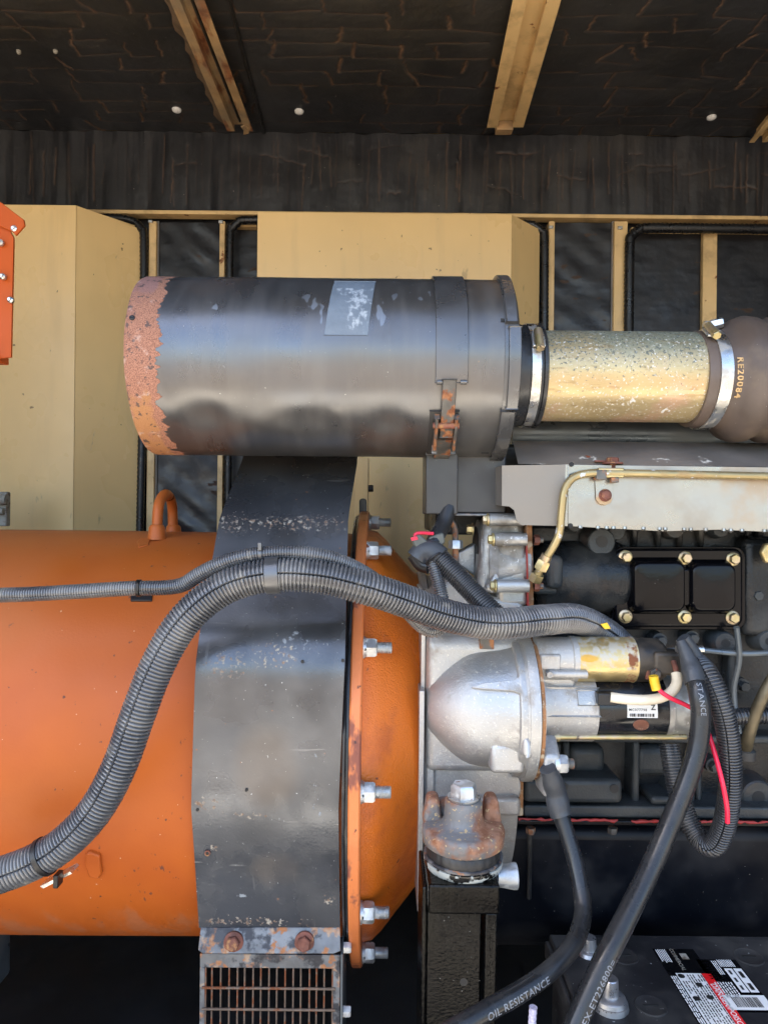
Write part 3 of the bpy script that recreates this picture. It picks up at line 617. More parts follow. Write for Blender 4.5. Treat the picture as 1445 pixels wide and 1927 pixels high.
for side, ln in ((0, dense), (1, inn)):
    for j, q in enumerate(ln):
        # left and right edges follow the folded sheet
        zz = q.y
        xl = np.interp(-zz, [-v.z for v in XLs], [v.x for v in XLs]) if zz < .079 else XLs[1].x
        xr = np.interp(-zz, [-v.z for v in XRs], [v.x for v in XRs]) if zz < .079 else XRs[1].x
        for i in range(nxs+1):
            x = xl + (xr-xl)*i/nxs
            w_ = sum(.00022*math.sin(p*x + s_*zz + r_) for p, s_, r_ in ph)
            vs.append((x, q.x + w_, q.y))
W1 = nxs+1; o2 = m_*W1
for j in range(m_-1):
    for i in range(nxs):
        fs.append((j*W1+i, (j+1)*W1+i, (j+1)*W1+i+1, j*W1+i+1)); fs.append((o2+j*W1+i, o2+j*W1+i+1, o2+(j+1)*W1+i+1, o2+(j+1)*W1+i))
    fs.append((j*W1, o2+j*W1, o2+(j+1)*W1, (j+1)*W1)); fs.append((j*W1+nxs, (j+1)*W1+nxs, o2+(j+1)*W1+nxs, o2+j*W1+nxs))
band = part('band', MB().add(vs, fs), M['shroud'], sh, smooth=60)
for px, py, Y in ((569,1245,.849), (464,1487,.863), (391,1605,.877), (645,1243,.850), (372,1524,.866)):
    part('hole', MB().rev(P(px, py, Y) + V((0, .002, 0)), TOCAM, [(0, .0019), (.0026, .0019)], 12), M['blackprint'], band)
part('rust_ring', MB().rev(P(391,1605,.877), TOCAM, [(-.001,.0022),(-.001,.0036),(.0015,.0036),(.0015,.0022)], 16, closed=True), M['rust'], band)
part('edge_seal', MB().rev((0, YA, ZA), X_, [(-.0486, .335), (-.0486, .352), (-.0455, .354), (-.0450, .347), (-.0440, .347), (-.0435, .355), (-.0412, .355), (-.0412, .335)], 120, closed=True), M['sleeve'], sh)
part('seal_tab', MB().prism(pol(rr(676, 938, 690, 985, 6), 1.19), (0, .006, 0)), M['black'], sh, bev=.001)
a, bq, c, e = P(378, 1745, .897), P(640, 1745, .897), P(641, 1790, .884), P(373, 1788, .884)
part('joint_strip', MB().prism([a, bq, c, P(628, 1795, .884), P(382, 1795, .884), e], V((0, .003, -.001))), M['galv_dirty'], sh, bev=.0008)
for px in (440, 573):
    c = P(px, 1773, .889); n_ = V((0, -.98, .2))
    bo = part('bolt', MB().hexa(c + n_*.002, n_, .0092, .0075, R(20+px)), M['rust'], sh)
    part('flange_washer', MB().rev(c, n_, [(-.002, .0128), (.0015, .0126), (.0032, .0095)], 24, X_), M['rust'], bo)
# grille
gz0, gz1 = P(500, 1800, .889).z, -.86
gx0, gx1 = P(377, 1850, .895).x, P(640, 1850, .895).x
Yg = .893
gi0, gi1 = P(386, 1860, .895).x, P(627, 1860, .895).x; gt = P(500, 1820, .895).z
b = MB().box((gx0, Yg, gt), (gx1, Yg+.003, gz0)).box((gx0, Yg, gz1), (gi0, Yg+.003, gt)).box((gi1, Yg, gz1), (gx1, Yg+.003, gt))
gf = part('grille_frame', b, M['galv_dirty'], sh, bev=.0006); gf['label'] = 'stained grille frame'
nb_ = 17
wv = MB().cyl((0, 0, 0), (0, 0, gt-gz1+.004), .0012, 8)
for k in range(nb_):
    o = part('wire', wv, M['wire'], sh) if k == 0 else again(first, (0, 0, 0))
    if k == 0: first = o
    o.location = V((gi0 + (gi1-gi0)*k/(nb_-1) + rnd.gauss(0, .0006), Yg+.0015, gz1)) 
wh = MB().cyl((0, 0, 0), (gi1-gi0+.006, 0, 0), .0016, 8)
for k, py in enumerate((1859, 1899, 1940)):
    o = part('cross_wire', wh, M['wire'], sh) if k == 0 else again(first, (0, 0, 0))
    if k == 0: first = o
    o.location = V((gi0-.003, Yg-.0008, P(500, py, .893).z))
part('cheek_plate', MB().prism([(gx1+.001, .888, gz0+.004), (gx1+.001, .893, gz1), (gx1+.001, 1.02, gz1), (gx1+.001, .985, -.65), (gx1+.001, .93, -.55)], (.0025, 0, 0)), M['bluebar'], sh)
for py in (1783, 1903):
    c = P(650, py, .90); part('clip_nut', MB().hexa(V((gx1+.004, c.y, c.z)), X_, .007, .010), M['steel'], sh)

# ------------------------------------------------------------------ air cleaner
CY, CZ, RC = 1.0, .2057, .1258
ac = thing('air_cleaner', 'black cylindrical air cleaner can with rusted left end', 'air cleaner', (0, CY, CZ-RC))
def cpy(py, r_=RC, px=722):        # angle on the can seen at picture row py
    p = onbarrel(px, py, r_-RC, (CY, CZ, RC)); return math.degrees(math.atan2(p.z-CZ, CY-p.y))
xl = P(232, 690, CY-RC).x; xr = P(962, 690, CY-RC).x
nx, na = 150, 200; vs = []
def dent(x, a):                    # a: degrees, 0 towards the lens, +90 up
    s = 0
    for cx, ca, rx, ra, dp in ((-.235, -43, .030, 11, -.0046), (-.165, -49, .030, 9, .0020), (-.10, -44, .042, 8, -.0022), (-.128, -52, .012, 7, .0016), (-.062, -40, .012, 7, .0012), (.005, -46, .020, 8, -.0034), (.05, -40, .034, 9, .0010), (.088, -50, .02, 10, -.0014), (-.282, -38, .016, 16, .0022)):
        s += dp*math.exp(-((x-cx)/rx)**2 - ((a-ca)/ra)**2)
    return s
ph = [(rg.gauss(0, 30), rg.randint(1, 14), rg.uniform(0, 6.28)) for _ in range(16)]
for i in range(nx+1):
    x = xl + (xr-xl)*i/nx
    for k in range(na):
        a = 2*math.pi*k/na; ad = math.degrees(a); ad = ad-360 if ad > 180 else ad
        r_ = RC + dent(x, ad) + sum(.00010*math.sin(p*x + q*a + s) for p, q, s in ph)
        if i == 0: r_ -= .0012
        vs.append((x, CY - r_*math.cos(a), CZ + r_*math.sin(a)))
fs = [(i*na+k, (i+1)*na+k, (i+1)*na+(k+1) % na, i*na+(k+1) % na) for i in range(nx) for k in range(na)] + [tuple(range(na)), tuple(nx*na+k for k in range(na))[::-1]]
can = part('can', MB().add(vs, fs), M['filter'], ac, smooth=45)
p = onbarrel(249, 598, 0, (CY, CZ, RC)); part('rivet', MB().rev(p, nb(p, (CY, CZ, RC)), [(-.002,.004),(.001,.0035),(.0018,.002),(.0012,.0)], 14), M['black'], can)
C2 = (CY, CZ)
def xs(px, py=690, Y=CY-RC): return P(px, py, Y).x
st = part('strap', MB().arcbox(C2, xs(820), xs(881), RC-.002, RC+.0035, cpy(719, RC+.003), 200, 60), M['strap'], ac, bev=.0008)
for px in (828, 872): part('curl', MB().cyl(onbarrel(px-6, 719, .003, (CY, CZ, RC)), onbarrel(px+6, 719, .003, (CY, CZ, RC)), .0032, 12), M['strap'], st)
part('strap_tail', MB().arcbox(C2, xs(812), xs(868), RC-.001, RC+.0030, -75, cpy(773, RC+.003), 16), M['bracket'], ac, bev=.0008)
la = part('latch_lever', MB().arcbox(C2, xs(833), xs(859), RC+.004, RC+.009, cpy(822, RC+.009), cpy(713, RC+.009), 14), M['latch'], ac, bev=.001)
for px in (825, 863):
    part('latch_ear', MB().arcbox(C2, xs(px-3), xs(px+3), RC+.001, RC+.015, cpy(845, RC+.01), cpy(783, RC+.01), 8), M['latch'], la, bev=.0015)
part('pivot', MB().cyl((xs(818), CY-(RC+.010)*math.cos(R(cpy(800, RC+.01))), CZ+(RC+.010)*math.sin(R(cpy(800, RC+.01)))), (xs(869), CY-(RC+.010)*math.cos(R(cpy(800, RC+.01))), CZ+(RC+.010)*math.sin(R(cpy(800, RC+.01)))), .004, 12), M['rust'], la)
part('latch_tongue', MB().arcbox(C2, xs(828), xs(860), RC+.003, RC+.0065, cpy(866, RC+.006), cpy(826, RC+.006), 8), M['latch'], la, bev=.001)
sb_ = MB().arcbox(C2, xs(618), xs(700), RC-.003, RC+.0007, cpy(632), cpy(531), 24)
for q in sb_.v: q.x += .10*(q.z - CZ - .075)
part('sticker', sb_, M['sticker'], ac, bev=.0004)
# end cap rim of lugs
a_mid, a_low = cpy(612), cpy(767)
rim = part('cap_rim', MB().rev((0, CY, CZ), X_, [(xs(950), RC-.002), (xs(950), RC+.0015), (xs(975), RC+.0015), (xs(980), RC-.006), (xs(986), .080), (xs(986), .06)], 120), M['strap'], ac)
for a0, a1, xa, xb in ((a_mid+1.5, 100, 952, 974), (a_low+.8, a_mid-1.2, 957, 980), (-95, a_low-.6, 948, 976), (130, 230, 953, 976)):
    part('rim_lug', MB().arcbox(C2, xs(xa), xs(xb), RC-.002, RC+.0055, a0, a1, 30), M['strap'], rim, bev=.0012)
for px, py in ((951, 601), (934, 850)):
    q = cpy(py); part('slot', MB().arcbox(C2, xs(px-8), xs(px+7), RC-.002, RC+.0008, q-1.0, q+1.0, 4), M['blackprint'], can, bev=.0004)

# outlet sleeve, clamps, zinc pipe, elbow
ZP, YP = .1985, 1.0
def xp(px, Y=.936): return P(px, 700, Y).x
sv = part('outlet_sleeve', MB().rev((0, YP, ZP), X_, [(xp(975), .060), (xp(975), .0735), (xp(986), .0735), (xp(990), .0720), (xp(1021), .0720), (xp(1023), .0742), (xp(1029), .0742), (xp(1031), .072), (xp(1031), .06)], 96), M['sleeve'],
    label='black rubber sleeve between air cleaner and zinc pipe', cat='hose sleeve', origin=(xp(1000), YP, ZP-.07))
def clamp(label, x0, x1, r_, scr_px, scr_py, cyl, tilt=0):
    t = thing('hose_clamp', label, 'hose clamp', ((x0+x1)/2, cyl[0], cyl[1]-r_), 'hose clamps on the intake pipe')
    part('band', MB().rev((0, cyl[0], cyl[1]), X_, [(x0, r_), (x0, r_+.0016), (x1, r_+.0016), (x1, r_)], 120, closed=True), M['zinc'], t)
    c = onbarrel(scr_px, scr_py, 0, (cyl[0], cyl[1], r_+.002)); n = nb(c, cyl); tg = n.cross(X_)
    hb = part('screw_housing', MB().prism([c + X_*a*.0085 + tg*b_ for a, b_ in ((-1, -.013), (1, -.013), (1.1, .006), (.9, .014), (-.9, .014), (-1.1, .006))], n*.0035), M['zinc'], t, bev=.001)
    part('worm_screw', MB().cyl(c + n*.0055 - tg*.016, c + n*.0055 + tg*.013, .0058, 16).hexa(c + n*.0055 - tg*.016, -tg, .0062, .005), M['zyellow'], hb)
    return t
clamp('hose clamp with worm screw beside the air cleaner', xp(999), xp(1016), .0722, 1012, 640, (YP, ZP))
pi_ = part('intake_pipe', MB().rev((0, YP, ZP), X_, [(xp(1000), .060), (xp(1000), .0645), (xp(1372), .0645), (xp(1372), .060)], 120), M['pipe'], label='yellow zinc plated intake pipe with speckled corrosion', cat='pipe', origin=(xp(1180), YP, ZP-.064))
el = thing('rubber_elbow', 'brown rubber intake elbow with bellows bulge at right edge', 'rubber elbow', (xp(1420), YP, ZP-.09))
ecy, ecz = YP, .1955
prof = [(xp(1334), .062), (xp(1334), .0675), (xp(1338), .0685), (xp(1350), .069), (xp(1384), .0695), (xp(1392), .072), (xp(1402), .079), (xp(1413), .0865), (xp(1428), .090), (xp(1445), .0885), (xp(1458), .083), (xp(1470), .083), (xp(1485), .09), (xp(1530), .09), (xp(1560), .08)]
part('cuff', MB().rev((0, ecy, ecz), X_, prof, 96), M['hose'], el)
def ontext(u, v):      # lettering runs down the cuff
    a = R(-8) - u/.0705; return V((xp(1388)+v, ecy - .0725*math.cos(a), ecz + .0725*math.sin(a)))
b = MB(); text_map(b, 'RE20084', .0125, ontext, .0004, space=1.25); part('lettering', b, M['goldprint'], el, smooth=0)
clamp('hose clamp with screw on top on the rubber elbow', xp(1353), xp(1376), .0697, 1336, 627, (ecy, ecz))
cs_ = P(1337, 612, .99); ccl = [o for o in bpy.data.objects if o.name.startswith('hose_clamp')][-1]
part('screw_head', MB().hexa(cs_, X_ + V((0, -.4, .2)), .0075, .016).cyl(cs_ - X_*.01, cs_ + X_*.002, .006), M['zinc'], ccl)

# ------------------------------------------------------------------ engine
en = thing('engine', 'diesel engine with black iron block and silver flywheel housing', 'engine', P(1150, 1750, 1.1))
YE = 1.05
def ebox(x0, y0, x1, y1, Y0, Y1, m, name, bev=.006, parent=en, seg=3):
    a, b_ = P((x0+x1)/2, y0, Y0), P((x0+x1)/2, y1, Y0); xa, xb = P(x0, (y0+y1)/2, Y0).x, P(x1, (y0+y1)/2, Y0).x
    return part(name, MB().box((xa, Y0, a.z), (xb, Y1, b_.z)), M[m], parent, bev=bev, seg=seg)
ebox(990, 985, 1650, 1535, YE, 1.4, 'block', 'block', .01)
part('rail', MB().cyl(P(960, 813, 1.10), P(1650, 818, 1.10), .022, 32).box(P(960, 822, 1.085), P(1650, 834, 1.12)), M['bluebar'], en)
ebox(820, 838, 1650, 1010, 1.09, 1.4, 'block', 'cylinder_head', .006)
# block castings
part('water_jacket', MB().rev(P(1000, 1085, 1.055), X_, [(0, .0), (0, .045), (.012, .056), (.125, .056), (.15, .045), (.16, 0)], 40), M['block'], en)
for px, py, r_, h in ((1120, 1018, .020, .03), (1152, 1000, .012, .02), (1075, 985, .012, .02), (1260, 995, .013, .02), (1345, 995, .012, .02)):
    c = P(px, py, 1.045); bo = part('boss', MB().rev(c, TOCAM, [(0, r_*1.25), (h*.6, r_*1.05), (h*.95, r_), (h, r_*.92)], 28), M['block2'], en)
    if py == 1018: part('bore', MB().rev(c + TOCAM*(h-.012), TOCAM, [(0, .0085), (.0125, .0085)], 20), M['blackprint'], bo)
for px in (1195, 1240, 1280, 1320, 1410, 1432):
    part('rib', MB().prism([P(px-7, 985, 1.03), P(px+7, 985, 1.03), P(px+4, 1045, 1.046), P(px-4, 1045, 1.046)], (0, .02, 0)), M['block'], en, bev=.004)
ebox(1030, 1045, 1062, 1110, .985, 1.06, 'block2', 'pad', .010)
ebox(1005, 1100, 1050, 1120, 1.0, 1.06, 'block2', 'pad', .006)
ebox(1400, 1010, 1470, 1200, 1.02, 1.06, 'block', 'rib', .012)
part('edge_bracket', MB().prism(pol([(1432,1040),(1440,1022),(1480,1020),(1480,1060),(1440,1060)], .99), (0, .01, 0)), M['zyellow'], en, bev=.003)
# pressed side cover
sc = part('side_cover', MB().prism(pol(rr(1157, 1032, 1398, 1181, 18), 1.012), (0, .016, 0)), M['gloss'], en, bev=.004, seg=3)
part('flange_lip', MB().prism(pol(rr(1153, 1029, 1402, 1185, 20), 1.018), (0, .014, 0)), M['gloss'], sc, bev=.001)
def pillow(pts, Y, h, parent, name, m):   # raised pressed pad
    n = len(pts); cx = sum(p[0] for p in pts)/n; cy = sum(p[1] for p in pts)/n
    rows = []; b = MB(); 
    for s, hh in ((1.06, -.001), (1.0, h*.25), (.955, h*.75), (.91, h*.96), (.86, h), (.3, h*1.03)):
        rows.append([P(cx+(x-cx)*(1-(1-s)*1.0), cy+(y-cy)*(1-(1-s)*1.4), Y) + TOCAM*hh for x, y in pts])
    vs = [q for r_ in rows for q in r_]; L = len(rows)
    fs = [(i*n+k, i*n+(k+1) % n, (i+1)*n+(k+1) % n, (i+1)*n+k) for i in range(L-1) for k in range(n)] + [tuple((L-1)*n+k for k in range(n))]
    b.add(vs, fs); return part(name, b, M[m], parent, smooth=70)
pillow(rr(1182, 1052, 1283, 1152, 16) , 1.012, .017, sc, 'raised_pad', 'gloss')
pillow(rr(1291, 1056, 1376, 1152, 16), 1.012, .017, sc, 'raised_pad', 'gloss')
ebox(1268, 1070, 1300, 1140, 1.0035, 1.012, 'gloss', 'pad_bridge', .003, sc)
for px, py in ((1176,1048),(1288,1050),(1378,1052),(1176,1160),(1287,1161),(1377,1162)):
    c = P(px, py, 1.012); bo = part('bolt', MB().hexa(c + TOCAM*.002, TOCAM, .0075, .0075, R(px)), M['zyellow'], sc)
    part('bolt_flange', MB().rev(c, TOCAM, [(-.001, .0102), (.0016, .0100), (.003, .0078)], 24), M['zyellow'], bo)
# lower crankcase
ebox(990, 1385, 1650, 1400, 1.015, 1.06, 'block2', 'ledge', .004)
ebox(985, 1467, 1172, 1513, .985, 1.06, 'block2', 'mount_pad', .008)
for px, py in ((1155, 1484), (1060, 1480)):
    part('bore', MB().rev(P(px, py, .9851), TOCAM, [(-.004, .0062), (.0012, .0062)], 20), M['blackprint'], en)
for px, py, r_ in ((1405, 1484, .024), (1265, 1484, .02), (1345, 1203, .016), (1425, 1200, .016)):
    c = P(px, py, 1.05); part('boss', MB().rev(c, TOCAM, [(0, r_*1.2), (.03, r_), (.032, r_*.9)], 28), M['block2'], en)
    part('bore', MB().rev(c + TOCAM*.0315, TOCAM, [(-.004, r_*.38), (.0012, r_*.38)], 18), M['blackprint'], en)
for px in (1075, 1200): ebox(px-4, 1405, px+65, 1462, 1.02, 1.06, 'block2', 'web', .012)
ebox(985, 1519, 1650, 1541, .995, 1.3, 'block2', 'pan_rail', .003)
pts = []
b = MB()
for k in range(60):
    px = 975 + k*8.5; p = P(px, 1541 + k*.14 + rnd.gauss(0, 1.0), .9855); pts.append(p)
for a_, b_ in ((0, 9), (10, 23), (25, 38), (39, 47), (48, 59)):
    q_ = pts[a_:b_]; part('sealant_bead', MB().tube(q_, [.0008 + rnd.random()*.0020 for _ in q_], 8), M['redgoo'], en)
ebox(955, 1546, 1650, 1556, .985, 1.3, 'gloss', 'pan_flange', .002)
part('oil_pan', MB().prism([(.12, 1.02, P(1200,1557,1.02).z), (.12, 1.4, -.48), (.12, 1.4, -.72), (.12, 1.12, -.70), (.12, 1.06, -.65), (.12, 1.03, -.60)], (.9, 0, 0)), M['pan'], en, bev=.02, seg=3)
for x0, y0, x1, y1, Y in ((1010,1400,1024,1462,1.0),(1060,1395,1072,1440,1.01),(1190,1395,1204,1515,1.015),(1310,1395,1322,1515,1.02),(1370,1210,1385,1380,1.03),(1040,1400,1056,1425,.99),(1225,1500,1290,1516,1.0)):
    ebox(x0, y0, x1, y1, Y, 1.06, 'block2', 'casting_rib', .005)
for px, py in ((1240,1205),(1300,1200),(1395,1290),(1340,1440),(1420,1120)):
    c = P(px, py, 1.03); part('block_bolt', MB().hexa(c + TOCAM*.0, TOCAM, .008, .012, R(px)).rev(c, TOCAM, [(-.02,.012),(.002,.011)], 20), M['block2'], en)
for k, pts_ in enumerate((((1170,1200,1.0),(1230,1225,1.01),(1300,1222,1.02),(1400,1230,1.0),(1500,1225,1.0)), ((1385,1180,.99),(1390,1240,1.0),(1380,1300,1.01),(1390,1380,1.0)))):
    part('injector_pipe', MB().tube(spline(PP(*pts_), .005), .0042, 10), M['bluebar'], en)
for px in (998, 1152, 1300):
    c = P(px, 1557, 1.0); part('pan_bolt', MB().hexa(c, -Z_, .007, .009), M['latch'], en)
part('drain_hose', MB().tube(spline(PP((996,1560,1.0),(996,1620,1.01),(995,1690,1.02)), .01), .0035, 8), M['rubber'], en)

# flywheel housing (part of the engine) with starter pocket
XH0 = .0585
XH1 = P(985, 1330, .93).x
fh = part('flywheel_housing', MB().rev((0, YA, ZA), X_, [(XH0, .2), (XH0, .254), (XH0+.004, .258), (XH0+.012, .258), (XH0+.016, .250), (.17, .244), (XH1, .244), (XH1, .15)], 120), M['castal'], en)
a = P(797, 1195, .935); z0 = P(880, 1457, .93).z
part('side_face', MB().prism([(XH0+.001, .935, a.z-.01), (XH0+.001, .935, z0), (XH0+.001, 1.05, z0), (XH0+.001, 1.08, a.z+.05), (XH0+.001, .99, a.z+.035)], (XH1-XH0-.002, 0, 0)), M['castal'], fh, bev=.010, seg=3)
YS, ZS = .962, P(1100, 1326, .962).z
prof = [(XH0+.002, 0), (XH0+.002, .027), (XH0+.0035, .034), (XH0+.008, .041), (XH0+.022, .054), (XH0+.038, .0665), (XH0+.050, .0745), (XH0+.060, .0790), (XH0+.072, .0815), (XH0+.10, .0845), (XH1-.016, .088), (XH1-.009, .091), (XH1-.005, .097), (XH1+.001, .098), (XH1+.001, 0)]
part('starter_pocket', MB().rev((0, YS, ZS), X_, prof, 96), M['castal'], fh, smooth=50)
part('pocket_flange', MB().rev((0, YS, ZS), X_, [(XH1-.004, .05), (XH1-.004, .099), (XH1-.001, .101), (XH1+.009, .101), (XH1+.010, .05)], 96), M['castal'], fh, bev=.0)
q = onbarrel(895, 1293, 0, (YS, ZS, .086)); q2 = onbarrel(995, 1293, 0, (YS, ZS, .086))
ar = math.degrees(math.atan2(q2.z-ZS, YS-q2.y))
b = MB(); w0 = []
for t_, rr0, hw in ((0., .0835, .3), (.2, .0895, 2.2), (.6, .0925, 3.4), (.86, .0935, 4.4), (1., .0945, 7.)):
    x = P(890, 1293, .88).x + (XH1 - .014 - P(890, 1293, .88).x)*t_
    for r_, a_ in ((.07, ar-hw*1.35), (rr0, ar-hw), (rr0, ar+hw), (.07, ar+hw*1.35)): w0.append((x, YS-r_*math.cos(R(a_)), ZS+r_*math.sin(R(a_))))
b.add(w0, [(i*4+k, i*4+k+1, i*4+k+5, i*4+k+4) for i in range(4) for k in range(3)])
part('pocket_rib', b, M['castal'], fh, bev=.002)
part('pocket_border', MB().arcbox((YS, ZS), XH1-.016, XH1-.004, .07, .0945, -75, 95, 60), M['castal'], fh, bev=.003, seg=3)
part('pocket_foot', MB().box((P(922, 1420, .89).x, .884, P(950, 1398, .89).z), (P(986, 1420, .89).x, 1.0, P(950, 1454, .89).z)), M['castal'], fh, bev=.006, seg=3)
part('pocket_lug', MB().box((P(981, 1420, .87).x, .866, P(990, 1386, .87).z), (P(1004, 1420, .87).x, .96, P(990, 1428, .87).z)), M['castal'], fh, bev=.008, seg=3)
part('lower_skirt', MB().box((XH0+.001, .972, P(890, 1461, .972).z), (P(972, 1490, .972).x, 1.1, P(890, 1500, .972).z)).box((XH0+.001, .945, P(890, 1502, .945).z), (P(980, 1490, .945).x, 1.1, P(890, 1537, .945).z)), M['castal'], fh, bev=.005)
part('skirt_cylinder', MB().cyl(P(915, 1474, .975), P(974, 1474, .975), .018, 28), M['castal'], fh)
part('skirt_tab', MB().box(P(798, 1472, .955), P(828, 1490, .975)), M['castal'], fh, bev=.0015)
part('backing_plate', MB().box((P(787, 1500, .93).x, .93, P(790, 1716, .93).z), (P(797, 1500, .93).x, 1.05, P(790, 1300, .93).z)), M['castal'], fh, bev=.001)
part('tall_rim', MB().box((P(793, 1200, .95).x, .95, P(793, 1330, .95).z), (P(800, 1200, .95).x, 1.1, P(793, 1120, .95).z)), M['castal'], fh)
part('rear_gasket', MB().box((P(972, 1500, .97).x, .97, P(980, 1535, .97).z), (P(984, 1500, .97).x, 1.05, P(980, 1458, .97).z)), M['gasket'], fh)
part('top_deck', MB().prism(pol([(800,1140),(845,1085),(905,1120),(985,1130),(985,1215),(800,1215)], .985), (0, .1, 0)), M['castal'], fh, bev=.008, seg=3)
part('deck_tab', MB().box(P(903, 1196, .93), P(923, 1214, .96)), M['latch'], fh, bev=.001)
part('dust_cover', MB().prism(pol([(862,1040),(895,1022),(895,1085),(862,1062)], 1.05), (0, .03, 0)), M['castal2'], fh, bev=.003)

# pump housing with flanged yellow bolts
pu = thing('pump_housing', 'grey cast pump housing with yellow flange bolts above the conduit', 'pump', P(950, 1140, 1.0))
Yq = .995
part('body', MB().rev(P(912, 1060, 1.04), X_, [(0, .03), (0, .05), (.012, .058), (.058, .055), (.062, .05), (.062, .02)], 48), M['castal2'], pu)
part('upper_arm', MB().prism(pol([(912,968),(985,966),(990,1010),(960,1050),(930,1090),(905,1140),(898,1090),(905,1020)], 1.0), (0, .05, 0)), M['castal2'], pu, bev=.012, seg=4)
part('face', MB().prism(pol([(936,1002),(990,1002),(994,1142),(936,1142)], .985), (0, .05, 0)), M['castal2'], pu, bev=.008, seg=3)
for y0, y1, x0, x1, Y in ((966, 990, 920, 985, .985), (1003, 1028, 930, 990, .972), (1090, 1115, 934, 994, .972)):
    yc = (y0+y1)/2; part('bolt_barrel', MB().cyl(P(x0, yc, Y), P(x1, yc, Y), (y1-y0)/2*Y/F, 24), M['castal2'], pu)
    c = P(x0, yc, Y); bo = part('flange_bolt', MB().hexa(c, -X_, .0068, .009, R(15)).rev(c - X_*.001, -X_, [(0,.0094),(.002,.0094),(.003,.007)], 20), M['zyellow'], pu)
c = P(890, 996, 1.03); part('flange_bolt', MB().hexa(c, -X_, .007, .010).rev(c, -X_, [(0,.0095),(.002,.0095)], 20), M['zyellow'], pu)
part('neck_ring', MB().rev(P(895, 1035, 1.05), X_, [(0, .040), (.002, .046), (.006, .046), (.008, .040)], 40), M['castal2'], pu)
part('bore', MB().rev(P(894, 1035, 1.05), X_, [(0, .036), (.004, .036)], 32), M['blackprint'], pu)
part('web', MB().prism(pol([(910,1110),(960,1030),(975,1035),(930,1120)], .985), (0, .02, 0)), M['castal2'], pu, bev=.006, seg=3)
part('gasket', MB().prism(pol([(990,985),(1001,985),(1004,1140),(993,1140)], .988), (0, .05, 0)), M['gasket'], pu, bev=.001)
part('red_seal', MB().prism(pol([(989,1010),(992,1010),(995,1140),(992,1140)], .9825), (0, .05, 0)), M['redgoo'], pu)
for py in (1016, 1103):
    c = P(1004, py, .985); bo = part('nut', MB().hexa(c, X_, .0075, .008), M['rust'], pu); part('stud', MB().cyl(c, c + X_*.013, .0045, 14), M['latch'], bo)

# heat shield
hs = thing('heat_shield', 'silver aluminised heat shield along the engine side', 'heat shield', P(1190, 1000, .95))
Yh = .945
fp = [(1070, 878), (1650, 872), (1650, 1003), (1068, 992)]
part('front_face', MB().prism(pol([(1068,874),(1650,882),(1650,1006),(1445,1001),(1350,997),(1250,1000),(1150,995),(1068,990)], Yh), (0, .002, 0)), M['shield'], hs, bev=.0005)
lf = [P(1067.5,874,Yh), P(944,876,Yh+.012), P(944,952,Yh+.012), P(958,953,Yh+.011), P(967,960,Yh+.010), P(972,980,Yh+.009), P(980,988,Yh+.008), P(1067.5,990,Yh)]
part('end_face', MB().prism(lf, (0, .002, 0)), M['shield'], hs)
part('end_return', MB().prism([P(943.5,876,Yh+.0122), P(930,880,Yh+.05), P(930,949,Yh+.05), P(943.5,952,Yh+.0122)], (0, .002, 0)), M['shield_top'], hs)  # left-facing return takes the darker material, its shade painted in
part('upper_slope', MB().prism([P(1650,881,Yh+.001), P(975,873,Yh+.006), P(965,830,1.03), P(1650,836,1.03)], (0, .003, .0005)), M['shield_top'], hs)
bl_ = []
for k in range(16):
    px = 1090 + k*24 + rnd.uniform(-12, 12); bl_.append(part('drip', MB().rev(P(px, 993 + (px-1070)*.02, Yh), -Z_, [(-.003, .003), (0, .0034), (.0015, .0022), (.002+rnd.random()*.0015, 0)], 8, X_), M['shield'], hs))
for px, py in ((1075, 874), (1073, 989)): part('corner_hole', MB().rev(P(px, py, Yh-.001), TOCAM, [(-.002, .0032), (.0008, .0032)], 14), M['blackprint'], hs)
tb = part('bracket_tab', MB().prism(pol([(1119,893),(1153,893),(1153,938),(1149,946),(1138,951),(1127,948),(1121,940)], Yh-.003), (0, .002, 0)), M['shield'], hs, bev=.0004)
c = P(1138, 932, Yh-.003); part('bolt', MB().hexa(c, TOCAM, .0075, .006).rev(c, TOCAM, [(0,.0088),(.0018,.0086)], 20), M['rust'], tb)
c = P(1152, 872, Yh+.004); tp = part('top_bolt', MB().hexa(c, Z_, .009, .008).rev(c, Z_, [(-.001,.014),(.0012,.0135)], 20, X_).cyl(c - Z_*.012, c, .005, 12), M['rust'], hs)
part('rust_tab', MB().box(P(1120, 866, Yh+.006), P(1146, 870, Yh+.012)), M['rust'], hs)
# brass tube
bt = thing('metal_fuel_line', 'brass coloured metal line bent across the heat shield', 'fuel line', P(1020, 1080, .95))
p = spline(PP((1012,1080,.955),(1024,1055,.948),(1040,1030,.94),(1052,1003,.936),(1056,965,.934),(1060,930,.933),(1068,910,.933),(1082,897,.933),(1105,891,.933),(1140,890,.933),(1300,893,.933),(1470,897,.933),(1650,900,.935)), .004)
part('tube', MB().tube(p, .0054, 16), M['brass'], bt)
d0 = (p[6]-p[0]).normalized()
part('flare_nut', MB().hexa(p[2], d0, .0098, .014).cyl(p[2]+d0*.013, p[2]+d0*.022, .0075, 18), M['zyellow'], bt)
part('fitting', MB().hexa(p[2]-d0*.008, -d0, .010, .012), M['zyellow'], bt)
part('clamp_block', MB().box(P(1126, 880, .929), P(1168, 900, .942)), M['zyellow'], bt, bev=.0015)
part('clamp_jaw', MB().box(P(1122, 884, .9275), P(1134, 904, .944)).box(P(1150, 898, .928), P(1157, 909, .944)), M['latch'], bt, bev=.001)

